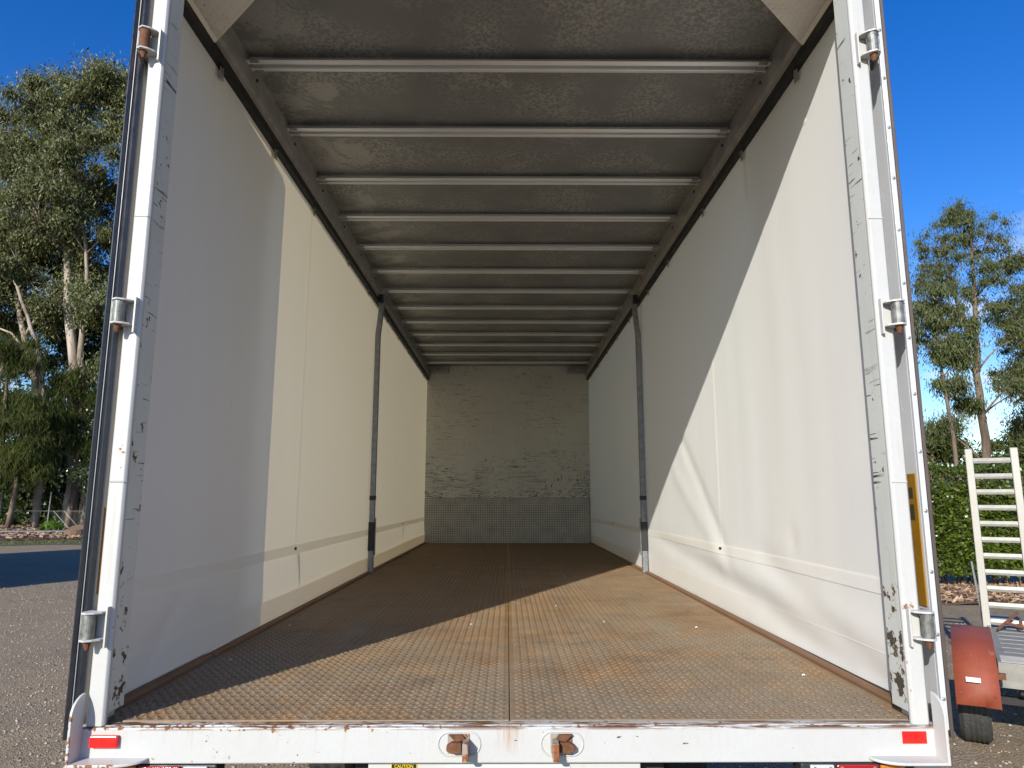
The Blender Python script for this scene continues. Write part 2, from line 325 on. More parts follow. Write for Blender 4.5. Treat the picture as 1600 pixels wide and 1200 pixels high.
class MB:
    def __init__(s): s.v = []; s.f = []
    def add(s, V, F):
        b = len(s.v); s.v += [tuple(p) for p in V]; s.f += [tuple(b + i for i in q) for q in F]; return s
    def box(s, x0, x1, y0, y1, z0, z1):
        return s.add([(x0, y0, z0), (x1, y0, z0), (x1, y1, z0), (x0, y1, z0), (x0, y0, z1), (x1, y0, z1), (x1, y1, z1), (x0, y1, z1)],
                     [(0, 3, 2, 1), (4, 5, 6, 7), (0, 1, 5, 4), (1, 2, 6, 5), (2, 3, 7, 6), (3, 0, 4, 7)])
    def prism(s, poly, a, b, axis):
        """polygon in the two other axes, swept from a to b along axis"""
        n = len(poly)
        def P(p, t):
            return {0: (t, p[0], p[1]), 1: (p[0], t, p[1]), 2: (p[0], p[1], t)}[axis]
        V = [P(p, a) for p in poly] + [P(p, b) for p in poly]
        F = [tuple(range(n - 1, -1, -1)), tuple(range(n, 2 * n))] + [(i, (i + 1) % n, n + (i + 1) % n, n + i) for i in range(n)]
        return s.add(V, F)
    def tube(s, pts, radii, n=8, cap=True):
        pts = [Vector(p) for p in pts]; rings = []; V = []; F = []
        if not hasattr(radii, '__len__'): radii = [radii] * len(pts)
        u = None
        for i, p in enumerate(pts):
            d = (pts[min(i + 1, len(pts) - 1)] - pts[max(i - 1, 0)]).normalized()
            if u is None:
                u = d.orthogonal().normalized()
            else:
                u = (u - d * u.dot(d)).normalized()
            w = d.cross(u)
            for k in range(n):
                a = 2 * math.pi * k / n; V.append(p + (u * math.cos(a) + w * math.sin(a)) * radii[i])
        for i in range(len(pts) - 1):
            for k in range(n):
                F.append((i * n + k, i * n + (k + 1) % n, (i + 1) * n + (k + 1) % n, (i + 1) * n + k))
        if cap: F.append(tuple(range(n - 1, -1, -1))); F.append(tuple(range((len(pts) - 1) * n, len(pts) * n)))
        return s.add(V, F)
    def sweep(s, pts, hx, hy):
        """rectangular section swept along points (section in x and y)"""
        V = []; F = []
        for p in pts: V += [(p[0] - hx, p[1] - hy, p[2]), (p[0] + hx, p[1] - hy, p[2]), (p[0] + hx, p[1] + hy, p[2]), (p[0] - hx, p[1] + hy, p[2])]
        for i in range(len(pts) - 1):
            for k in range(4): F.append((i * 4 + k, i * 4 + (k + 1) % 4, i * 4 + 4 + (k + 1) % 4, i * 4 + 4 + k))
        F += [(3, 2, 1, 0), tuple(len(V) - 4 + k for k in range(4))]
        return s.add(V, F)
    def grid(s, fn, na, nb):
        V = [fn(i / na, j / nb) for i in range(na + 1) for j in range(nb + 1)]
        F = [(i * (nb + 1) + j, (i + 1) * (nb + 1) + j, (i + 1) * (nb + 1) + j + 1, i * (nb + 1) + j + 1) for i in range(na) for j in range(nb)]
        return s.add(V, F)
    def mesh(s, name, mat, smooth=False): return mesh_from(name, s.v, s.f, mat, smooth)
    def build(s, name, mat, parent=None, loc=(0, 0, 0), rot=(0, 0, 0), bevel=0.0, smooth=False):
        o = link(name, s.mesh(name, mat, smooth), parent, loc, rot)
        if bevel:
            b = o.modifiers.new('bevel', 'BEVEL'); b.width = bevel; b.segments = 2; b.limit_method = 'ANGLE'; b.angle_limit = rad(40)
        return o
def empty(name, loc=(0, 0, 0), rz=0.0):
    o = bpy.data.objects.new(name, None); COL.objects.link(o); o.location = loc; o.rotation_euler = (0, 0, rz); o.empty_display_size = 0.2
    return o
def tag(o, label=None, cat=None, group=None, kind=None):
    if label: o['label'] = label
    if cat: o['category'] = cat
    if group: o['group'] = group
    if kind: o['kind'] = kind
    return o
def text_mesh(name, body, size, mat, parent, matrix):
    cu = bpy.data.curves.new(name, 'FONT'); cu.body = body; cu.size = size; cu.align_x = 'CENTER'; cu.align_y = 'CENTER'; cu.extrude = 0.0004
    tmp = bpy.data.objects.new(name, cu); COL.objects.link(tmp)
    dg = bpy.context.evaluated_depsgraph_get(); me = bpy.data.meshes.new_from_object(tmp.evaluated_get(dg))
    bpy.data.objects.remove(tmp); me.materials.clear(); me.materials.append(M[mat])
    o = link(name, me, parent); o.matrix_basis = matrix; return o

# ------------------------------------------------------------------ the ground
g = MB(); S = 900
xs = [-S, -120, -45, 45, 120, S]; ys = [-S, -60, -5, 60, 160, S]
g.grid(lambda a, b: (xs[round(a * 5)], ys[round(b * 5)], 0.0), 5, 5)
tag(g.build('ground', 'gravel'), 'grey gravel yard around the truck', None, kind='structure')
# mulch bed and grass verge at the far left
bed = MB()
def bedf(a, b):
    x = -60 + 52 * a; y0 = 27.8 + 0.11 * (x + 17) + 0.4 * math.sin(x * 0.7); y = y0 + b * (52 - y0)
    h = 0.16 * min(1, b * 14) + 0.05 * math.sin(x * 1.9 + b * 40) * min(1, b * 8)
    return (x, y, 0.01 + h)
bed.grid(bedf, 80, 50)
tag(bed.build('mulch_bed', 'mulch_soil', smooth=True), kind='structure')
vg = MB()
def vgf(a, b):
    x = -60 + 54 * a; y0 = 27.8 + 0.11 * (x + 17) + 0.4 * math.sin(x * 0.7)
    return (x, y0 - 2.6 + 3.0 * b + 0.3 * math.sin(x * 1.3) * (1 - b), 0.008 + 0.03 * b)
vg.grid(vgf, 60, 4)
tag(vg.build('grass_verge', 'turf_soil', smooth=True), kind='structure')
# blades of grass on the verge
n = 9000; x = RNG.uniform(-40, -8, n); t = RNG.uniform(0, 1, n) ** 0.7
y = 27.8 + 0.11 * (x + 17) + 0.4 * np.sin(x * 0.7) - 2.4 + 2.7 * t
h = RNG.uniform(0.03, 0.09, n); a = RNG.uniform(0, 6.28, n); w = 0.02
V = np.empty((n, 3, 3)); V[:, 0] = np.c_[x - w * np.cos(a), y - w * np.sin(a), np.full(n, 0.01)]; V[:, 1] = np.c_[x + w * np.cos(a), y + w * np.sin(a), np.full(n, 0.01)]
V[:, 2] = np.c_[x + RNG.normal(0, 0.02, n), y + RNG.normal(0, 0.02, n), 0.01 + h]
tag(bulk('grass', V.reshape(-1, 3), np.arange(n * 3).reshape(-1, 3), 'grass_blade'), 'thin strip of short grass along the mulch bed', 'grass', kind='stuff')
# wood chips
n = 16000; x = RNG.uniform(-40, -9, n); y = 27.9 + 0.11 * (x + 17) + 0.4 * np.sin(x * 0.7) + RNG.uniform(0, 1, n) ** 1.4 * 14
c = np.c_[x, y, np.full(n, 0.19)]; c[:, 2] += RNG.uniform(-0.03, 0.05, n)
d1 = RNG.normal(0, 1, (n, 3)); d1 /= np.linalg.norm(d1, axis=1)[:, None]; d1[:, 2] *= 0.4; d2 = np.cross(d1, RNG.normal(0, 1, (n, 3))); d2 /= np.linalg.norm(d2, axis=1)[:, None]
L = RNG.uniform(0.04, 0.13, n)[:, None]; W = RNG.uniform(0.015, 0.04, n)[:, None]
V = np.stack([c - d1 * L - d2 * W, c + d1 * L - d2 * W, c + d1 * L + d2 * W, c - d1 * L + d2 * W], 1)
tag(bulk('wood_chips', V.reshape(-1, 3), np.arange(n * 4).reshape(-1, 4), 'mulch_chip'), 'reddish brown wood chip mulch below the trees', 'mulch', kind='stuff')
# loose stones on the yard
def stones(name, n, xr, yr, smin, smax, label):
    x = RNG.uniform(*xr, n); y = yr[0] + (yr[1] - yr[0]) * RNG.uniform(0, 1, n) ** 1.5
    s = smin + (smax - smin) * RNG.uniform(0, 1, n) ** 3
    base = np.array([(1, 0, 0), (-1, 0, 0), (0, 1, 0), (0, -1, 0), (0, 0, 0.7), (0, 0, -0.7)], float)
    tri = np.array([(0, 2, 4), (2, 1, 4), (1, 3, 4), (3, 0, 4), (2, 0, 5), (1, 2, 5), (3, 1, 5), (0, 3, 5)])
    V = base[None] * (s[:, None, None] * RNG.uniform(0.6, 1.25, (n, 6, 1)))
    a = RNG.uniform(0, 6.28, n); ca, sa = np.cos(a)[:, None], np.sin(a)[:, None]
    V = np.stack([V[..., 0] * ca - V[..., 1] * sa, V[..., 0] * sa + V[..., 1] * ca, V[..., 2]], -1)
    V += np.c_[x, y, s * 0.25][:, None]
    F = tri[None] + (np.arange(n) * 6)[:, None, None]
    tag(bulk(name, V.reshape(-1, 3), F.reshape(-1, 3), 'stones'), label, 'gravel', kind='stuff')
stones('loose_gravel', 46000, (-11, -1.4), (1.5, 13), 0.003, 0.017, 'loose grey stones on the yard left of the truck')
stones('loose_gravel', 9000, (1.5, 6.5), (0.8, 8), 0.004, 0.018, 'loose grey stones on the yard around the trailer')

# ------------------------------------------------------------------ the truck
truck = empty('curtain_sided_truck', (0, 0, 0))
tag(truck, 'white curtain-sided truck body seen into its empty load space, rear doors folded back', 'truck')
LEN = 8.78; OPN = 1.22; CUR = 1.297
# deck
deck = MB().box(-1.29, 1.29, 0.032, LEN + 0.06, DZ - 0.12, DZ - 0.006).build('deck', 'deck_edge_steel', truck)
rows = [0.034, 2.42, 4.86, 7.30, LEN - 0.002]
for i in range(4):
    for sx in (-1, 1):
        x0, x1 = (-1.262, -0.0015) if sx < 0 else (0.0015, 1.262)
        MB().box(x0, x1, rows[i] + 0.004, rows[i + 1] - 0.004, DZ - 0.006, DZ).build('floor_plate', 'tread_plate', deck, bevel=0.0015)
# raised lugs: short ridges in alternate directions
px, py = 0.033, 0.0235
nx = int(2.5 / px); ny = int((LEN - 0.06) / py)
ii, jj = np.meshgrid(np.arange(nx), np.arange(ny), indexing='ij'); ii = ii.ravel(); jj = jj.ravel()
cx = -1.245 + (ii + 0.5 * (jj % 2)) * px; cy = 0.05 + jj * py
keep = (np.abs(cx) > 0.012) & (np.min(np.abs(cy[:, None] - np.array([2.42, 4.86, 7.30])[None]), axis=1) > 0.012) & (np.abs(cx) < 1.25); cx, cy, jj = cx[keep], cy[keep], jj[keep]
ang = np.where(jj % 2 == 0, rad(38), rad(-38)); n = len(cx)
hl, hw, hh = 0.0145, 0.0032, 0.0042
loc = np.array([(-hl, 0, 0), (0, -hw, 0), (hl, 0, 0), (0, hw, 0), (-hl * 0.5, 0, hh), (hl * 0.5, 0, hh)])
tri = np.array([(0, 1, 4), (1, 5, 4), (1, 2, 5), (2, 3, 5), (3, 4, 5), (3, 0, 4)])
ca, sa = np.cos(ang)[:, None], np.sin(ang)[:, None]
V = np.stack([cx[:, None] + loc[:, 0] * ca - loc[:, 1] * sa, cy[:, None] + loc[:, 0] * sa + loc[:, 1] * ca, np.broadcast_to(DZ + 0.0002 + loc[:, 2], (n, 6))], -1)
tag(bulk('tread_lugs', V.reshape(-1, 3), (tri[None] + (np.arange(n) * 6)[:, None, None]).reshape(-1, 3), 'tread_lug', deck), kind='stuff')
for s in (-1, 1):       # edge angle along each side of the floor
    poly = [(s * 1.262, DZ - 0.02), (s * 1.255, DZ + 0.012), (s * 1.262, DZ + 0.018), (s * 1.288, DZ + 0.018), (s * 1.288, DZ - 0.02)]
    MB().prism(poly, 0.10, LEN - 0.01, 1).build('edge_angle', 'deck_edge_steel', deck)
# small litter on the floor: flakes
for (x, y, r) in ((-1.16, 1.62, 0.006), (-1.16, 0.82, 0.006), (0.98, 1.55, 0.006), (1.12, 0.55, 0.006), (0.52, 1.72, 0.004), (-0.20, 1.65, 0.004), (0.30, 2.3, 0.004)):
    MB().tube([(x - r, y, DZ + 0.006), (x, y + r * 0.4, DZ + 0.010), (x + r, y - r * 0.2, DZ + 0.006)], [r * 0.3, r * 0.55, r * 0.2], 5).build('paint_flake', 'sticker_white', deck)

# rear sill with its latch catches
sill = MB().box(-1.285, 1.285, -0.03, 0.03, -0.100, 0.0).build('rear_sill', 'sill_paint', truck, loc=(0, 0, DZ), bevel=0.004)
MB().box(-1.20, 1.20, -0.022, -0.0305 + 0.012, 0.0, 0.004).build('sill_lip', 'sill_paint', sill, bevel=0.001)
def stadium(w, h, n=10):
    r = h / 2; P = []
    for k in range(n + 1): a = -math.pi / 2 + math.pi * k / n; P.append((w / 2 - r + r * math.cos(a), r * math.sin(a)))
    for k in range(n + 1): a = math.pi / 2 + math.pi * k / n; P.append((-w / 2 + r + r * math.cos(a), r * math.sin(a)))
    return P
for cxx, sg in ((-0.149, 1), (0.155, -1)):
    ring = [Vector((cxx + p[0], -0.031, -0.046 + p[1])) for p in stadium(0.125, 0.066)]
    MB().tube(ring + [ring[0]], 0.0028, 6, cap=False).build('weld_ring', 'white_paint', sill, smooth=True)
    MB().box(cxx - 0.034, cxx + 0.030, -0.034, -0.0302, -0.072, -0.018).build('latch_plate', 'rusty_steel', sill, bevel=0.001)
    MB().prism([(cxx - sg * 0.036, -0.058), (cxx - sg * 0.018, -0.066), (cxx + sg * 0.008, -0.064), (cxx + sg * 0.008, -0.036), (cxx - sg * 0.02, -0.036), (cxx - sg * 0.036, -0.046)], -0.058, -0.034, 1).build('latch_claw', 'rust_bolt', sill, bevel=0.002)
    MB().box(cxx + sg * 0.012 - (0.0 if sg > 0 else 0.018), cxx + sg * 0.012 + (0.018 if sg > 0 else 0.0), -0.084, -0.0345, -0.080, -0.030).build('latch_tongue', 'rusty_steel', sill, bevel=0.002)
    MB().prism([(cxx - sg * 0.03, -0.018), (cxx + sg * 0.01, -0.018), (cxx + sg * 0.02, -0.032), (cxx - sg * 0.01, -0.036)], -0.046, -0.0342, 1).build('latch_bridge', 'rust_bolt', sill, bevel=0.001)
# reflectors
MB().box(-1.232, -1.150, -0.045, -0.0305, -0.052, -0.018).build('reflector', 'reflector_red', truck, loc=(0, 0, DZ), bevel=0.004)
MB().box(1.166, 1.238, -0.0325, -0.0305, -0.048, -0.014).build('reflector', 'reflector_red', truck, loc=(0, 0, DZ))
# corner guards: an upright fin and a shelf, both with rounded ends
for s in (-1, 1):
    gm = MB(); n = 10
    top = 0.098
    fin = [(-0.028, -0.090)] + [(-0.090, -0.090)]
    for k in range(n + 1): a = math.pi * k / n / 2; fin.append((-0.028 - 0.062 * math.cos(a), top - 0.055 + 0.055 * math.sin(a)))
    gm.prism(fin, s * 1.262, s * 1.270, 0)
    shelf = [(s * 1.270, -0.028), (s * 1.270, -0.082), (s * 1.262, -0.090)]
    for k in range(n + 1): a = math.pi / 2 * k / n; shelf.append((s * (1.15 - 0.09 * math.sin(a)), -0.028 - 0.062 * math.cos(a)))
    gm.prism(shelf, -0.090, -0.082, 2)
    gm.build('corner_guard', 'guard_paint', truck, loc=(0, 0, DZ), bevel=0.002)
# lower corners, lamps, middle panel
for s in (-1, 1):
    MB().box(min(s * 1.285, s * 1.205), max(s * 1.285, s * 1.205), -0.012, 0.02, DZ - 0.42, DZ - 0.102).build('corner_leg', 'white_paint', truck, bevel=0.003)
    x0, x1 = sorted((s * 0.86, s * 1.195))
    lamp = MB().box(x0, x1, -0.028, 0.04, DZ - 0.245, DZ - 0.1025).build('tail_lamp', 'black_steel', truck, bevel=0.006)
    for (a, b, mt, nm) in ((0.885, 0.955, 'clear_lens', 'reversing_lens'), (0.965, 1.085, 'dark_red_lens', 'brake_lens'), (1.093, 1.165, 'amber_lens', 'indicator_lens')):
        xa, xb = sorted((s * a, s * b))
        MB().box(xa, xb, -0.038, -0.0285, DZ - 0.232, DZ - 0.1050).build(nm, mt, lamp, bevel=0.003)
        for sx in (xa + 0.012, xb - 0.012):
            MB().tube([(sx, -0.041, DZ - 0.112), (sx, -0.038, DZ - 0.112)], 0.004, 8).build('lens_screw', 'galvanised', lamp)
panel = MB().box(-0.42, 0.39, -0.006, 0.02, DZ - 0.40, DZ - 0.106).build('plate_panel', 'white_paint', truck, bevel=0.003)
MB().box(-0.19, 0.18, -0.010, -0.0065, DZ - 0.245, DZ - 0.115).build('number_plate', 'sticker_white', panel, bevel=0.002)
st = MB().box(-0.352, -0.275, -0.0085, -0.0065, DZ - 0.19, DZ - 0.1085).build('caution_sticker', 'sticker_yellow', panel)
MB().box(-0.350, -0.277, -0.0095, -0.0086, DZ - 0.120, DZ - 0.1095).build('sticker_header', 'sticker_black', panel)
RX = Matrix.Rotation(rad(90), 4, 'X')
text_mesh('sticker_lettering', 'CAUTION', 0.0125, 'sticker_yellow', panel, Matrix.Translation((-0.3135, -0.0100, DZ - 0.115)) @ RX)
text_mesh('sticker_lettering', 'SLIPPERY', 0.010, 'sticker_black', panel, Matrix.Translation((-0.304, -0.0090, DZ - 0.128)) @ RX)
MB().prism([(-0.348, DZ - 0.134), (-0.330, DZ - 0.134), (-0.339, DZ - 0.121)], -0.0094, -0.0087, 1).build('sticker_triangle', 'sticker_black', panel)
# chassis and wheels under the deck
for s in (-1, 1):
    MB().box(s * 0.43 - 0.04, s * 0.43 + 0.04, 0.05, LEN + 1.2, DZ - 0.37, DZ - 0.125).build('chassis_rail', 'chassis_black', truck)
def wheel_meshes(R, w, tread):
    ty = MB(); prof = [(-w / 2 + 0.02, R * 0.58), (-w / 2, R * 0.70), (-w / 2, R * 0.90), (-w / 2 + 0.03, R)]
    prof += [(-w / 2 + 0.03 + k * (w - 0.06) / tread, R - (0.006 if k % 2 else 0)) for k in range(1, tread)]
    prof += [(w / 2 - 0.03, R), (w / 2, R * 0.90), (w / 2, R * 0.70), (w / 2 - 0.02, R * 0.58)]
    def tp(a, b):
        k = round(b * (len(prof) - 1)); r = prof[k][1]; j = round(a * 160)
        if 3 <= k <= len(prof) - 4 and (j + 2 * (k % 2)) % 5 == 0 and k in (3, 4, 5, len(prof) - 6, len(prof) - 5, len(prof) - 4): r -= 0.003
        return (prof[k][0], r * math.cos(2 * math.pi * a), r * math.sin(2 * math.pi * a))
    ty.grid(tp, 160, len(prof) - 1)
    rim = MB(); rp = [(w / 2 - 0.03, R * 0.58), (w / 2 - 0.06, R * 0.50), (w / 2 - 0.07, R * 0.22), (w / 2 - 0.03, R * 0.18), (w / 2 - 0.03, 0.001), (-w / 2 + 0.03, 0.001), (-w / 2 + 0.03, R * 0.58)]
    rim.grid(lambda a, b: (rp[round(b * 6)][0], rp[round(b * 6)][1] * math.cos(2 * math.pi * a), rp[round(b * 6)][1] * math.sin(2 * math.pi * a)), 24, 6)
    return ty, rim
ty, rim = wheel_meshes(0.48, 0.27, 7); tm = ty.mesh('tyre', 'tyre_rubber'); rm = rim.mesh('rim', 'aluminium')
for (x, y) in ((-1.08, 2.6), (-0.79, 2.6), (0.79, 2.6), (1.08, 2.6), (-1.08, 3.8), (-0.79, 3.8), (0.79, 3.8), (1.08, 3.8)):
    w = link('wheel', rm, truck, (x, y, 0.48), (0, 0, 0 if x > 0 else math.pi)); link('tyre', tm, w)

# rear posts with hinges
for s in (-1, 1):
    # white outer post: front face, then a slim proud bead along its inner corner
    poly = [(s * 1.205, -0.014), (s * 1.212, -0.022), (s * 1.254, -0.022), (s * 1.262, -0.012), (s * 1.275, 0.02), (s * 1.282, 0.10), (s * 1.240, 0.10), (s * 1.240, 0.010), (s * 1.206, -0.002)]
    post = MB().prism(poly, DZ - 0.0, DZ + 2.80, 2).build('rear_post', 'white_paint', truck, bevel=0.003)
    # grey lining on the inside, running back to the curtain
    lin = [(s * 1.2085, 0.002), (s * 1.2095, 0.092), (s * 1.235, 0.092), (s * 1.235, 0.014)]
    MB().prism(lin, DZ + 0.031, DZ + 2.76, 2).build('post_lining', 'post_grey', post, bevel=0.0012)
    for hz in (2.228, 1.262, 0.290):
        z = DZ + hz
        hg = MB()
        # two triangular ears from the post to the barrel and a thin upright back plate
        for dz in (0.037, -0.041):
            ear = [(s * 1.216, -0.0225), (s * 1.224, -0.050), (s * 1.240, -0.066), (s * 1.260, -0.076), (s * 1.278, -0.066), (s * 1.284, -0.047), (s * 1.274, -0.0225)]
            hg.prism(ear, z + dz, z + dz + 0.006, 2)
        hg.box(min(s * 1.214, s * 1.220), max(s * 1.214, s * 1.220), -0.040, -0.0225, z - 0.064, z + 0.055)
        hinge = hg.build('hinge', 'white_paint', truck, bevel=0.001)
        MB().tube([(s * 1.260, -0.052, z - 0.035), (s * 1.260, -0.052, z + 0.037)], 0.0175, 20).build('hinge_barrel', 'rust_bolt' if (s < 0 and hz > 2) else 'hinge_metal', hinge, smooth=False, bevel=0.001)
        MB().tube([(s * 1.260, -0.052, z - 0.066), (s * 1.260, -0.052, z - 0.052), (s * 1.260, -0.052, z - 0.0415)], [0.006, 0.010, 0.013], 8).build('hinge_bolt', 'rust_bolt', hinge)
        # strap leading back to the folded door
        MB().prism([(s * 1.276, -0.052), (s * 1.284, -0.054), (s * 1.308, 0.020), (s * 1.308, 0.050), (s * 1.300, 0.050), (s * 1.298, 0.020)], z - 0.036, z + 0.036, 2).build('hinge_strap', 'hinge_metal', hinge, bevel=0.001)
    for wz in (1.60, 0.72):     # weld joint across the face of the post
        MB().tube([(s * (1.209 + 0.0035 * k), -0.0225, DZ + wz + (0.002 if k % 2 else -0.001)) for k in range(14)], [0.002, 0.003] * 7, 6).build('weld_bead', 'white_paint', truck)
# header over the opening, and the two chequered corner gussets
MB().box(-1.305, 1.305, 0.0, 0.10, DZ + 2.618, DZ + 2.868).build('rear_header', 'white_paint', truck, bevel=0.004)
lug_loc = np.array([(-0.013, 0, 0), (0, -0.0028, 0), (0.013, 0, 0), (0, 0.0028, 0), (0, 0, -0.003)])
for s in (-1, 1):
    gz = DZ + 2.608
    poly = [(s * 1.276, 0.012), (s * 1.276, 0.475), (s * 1.250, 0.475), (s * 0.785, 0.012)]
    gus = MB().prism(poly, gz, gz + 0.006, 2).build('corner_gusset', 'gusset_paint', truck)
    MB().prism([(s * 1.250, gz - 0.0005), (s * 1.285, gz - 0.030), (s * 1.287, gz - 0.028), (s * 1.252, gz - 0.0002)], 0.20, 0.475, 1).build('gusset_flange', 'gusset_paint', gus)
    c = []
    for i in range(18):
        for j in range(18):
            x = 1.240 - 0.026 * i; y = 0.03 + 0.026 * j
            if y < 0.465 and (1.25 - x) < (0.462 - y): c.append((s * x, y, 1 if (i + j) % 2 else -1))
    c = np.array(c); a = c[:, 2] * rad(45); n = len(c); ca, sa = np.cos(a)[:, None], np.sin(a)[:, None]
    V = np.stack([c[:, :1] + lug_loc[:, 0] * ca - lug_loc[:, 1] * sa, c[:, 1:2] + lug_loc[:, 0] * sa + lug_loc[:, 1] * ca, np.broadcast_to(gz - 0.0002 + lug_loc[:, 2], (n, 5))], -1)
    tri = np.array([(1, 0, 4), (2, 1, 4), (3, 2, 4), (0, 3, 4)])
    tag(bulk('gusset_lugs', V.reshape(-1, 3), (tri[None] + (np.arange(n) * 5)[:, None, None]).reshape(-1, 3), 'gusset_paint', gus), kind='stuff')

# roof: skin, one sheet per bay, cross bows
BY = [0.856 + 0.6207 * k for k in range(13)]
roof = MB().box(-1.33, 1.33, 0.10, LEN + 0.08, DZ + 2.87, DZ + 2.90).build('roof', 'white_paint', truck)
edges = [0.104] + BY + [LEN]
for i in range(len(edges) - 1):
    y0, y1 = edges[i] + 0.001, edges[i + 1] - 0.001
    sag = random.uniform(0.004, 0.012); ph = random.uniform(0, 3)
    MB().grid(lambda a, b: (-1.27 + 2.54 * b, y0 + (y1 - y0) * a, DZ + 2.79 - sag * math.sin(math.pi * a) * (0.6 + 0.4 * math.sin(b * 7 + ph)) - 0.003 * math.sin(b * 23 + ph) * math.sin(math.pi * a)), 6, 40).build('roof_sheet', 'roof_sheet', roof, smooth=True)
bow = MB(); w = 0.045
poly = [(-w, 2.745), (-w, 2.750), (-w + 0.026, 2.752), (-w + 0.030, 2.778), (w - 0.030, 2.778), (w - 0.026, 2.752), (w, 2.750), (w, 2.745), (w - 0.024, 2.740), (w - 0.030, 2.742), (w - 0.034, 2.768), (-w + 0.034, 2.768), (-w + 0.030, 2.742), (-w + 0.024, 2.740)]
bow.prism([(p[0], p[1]) for p in poly], -1.262, 1.262, 0); bow_me = bow.mesh('roof_bow', 'bow_metal')
core = MB().box(-1.258, 1.258, -w + 0.036, w - 0.036, 2.7645, 2.7675).mesh('bow_shade', 'bow_shade_metal')  # dark strip that paints shade into the groove of each bow
for y in BY:
    link('bow_groove_shade', core, roof, (0, y, DZ)); b = link('roof_bow', bow_me, roof, (0, y, DZ)); b.modifiers.new('bevel', 'BEVEL').width = 0.0015
# side rails with black curtain track and roller hooks
def cy_disp_left(y, r):
    d = 0.004 * math.sin(y * 1.4 + 0.6) * math.sin(math.pi * min(1, r / 2.5))
    d += 0.0005 * math.sin(y * 9 + r * 1.3) + 0.0002 * math.sin(y * 21 + math.sin(r * 2))
    d += 0.010 * math.exp(-((r - 0.10) / 0.13) ** 2) * math.sin(y * 1.9 + 0.5)
    d += 0.006 * math.exp(-(((y - 0.55) - (r - 0.2) * 0.9) / 0.07) ** 2) * math.exp(-((r - 0.17) / 0.16) ** 2)
    return d
def ridge(y, r, p, q, w, amp):
    vy, vr = q[0] - p[0], q[1] - p[1]; L2 = vy * vy + vr * vr
    t = ((y - p[0]) * vy + (r - p[1]) * vr) / L2; dd = ((y - p[0]) * vr - (r - p[1]) * vy) / math.sqrt(L2)
    e = math.exp(-(dd / w) ** 2); f = 1.0
    if t < 0: f = math.exp(-(t * 3.2) ** 2)
    if t > 1: f = math.exp(-((t - 1) * 3.2) ** 2)
    return amp * e * f
def cy_disp_right(y, r):
    d = 0.008 * math.sin(y * 1.25 + 0.2) * math.sin(math.pi * min(1, r / 2.5))
    d += 0.0007 * math.sin(y * 10 + r * 1.1) * (0.6 + 0.4 * math.sin(y * 2.3)) + 0.0003 * math.sin(y * 23 + math.sin(r * 2.2))
    d += ridge(y, r, (2.85, 1.02), (2.14, 0.46), 0.060, 0.008) + ridge(y, r, (3.05, 0.80), (2.30, 0.42), 0.075, -0.006)
    d += ridge(y, r, (3.55, 0.31), (1.50, 0.150), 0.065, 0.012) + ridge(y, r, (2.10, 0.30), (0.75, 0.21), 0.080, -0.012)
    d += ridge(y, r, (1.25, 0.33), (0.45, 0.10), 0.070, 0.009) + ridge(y, r, (1.1, 0.06), (0.25, 0.02), 0.05, 0.010)
    d += 0.0009 * math.sin(y * 14 + 2 * math.sin(r * 1.1)) * math.exp(-((y - 1.0) / 0.7) ** 2) * (0.4 + 0.6 * math.exp(-((r - 1.2) / 0.8) ** 2))
    d += 0.004 * math.exp(-((r - 0.48) / 0.06) ** 2) * math.exp(-((y - 1.02) / 0.05) ** 2)
    return d
YF, YB = 0.105, LEN + 0.010
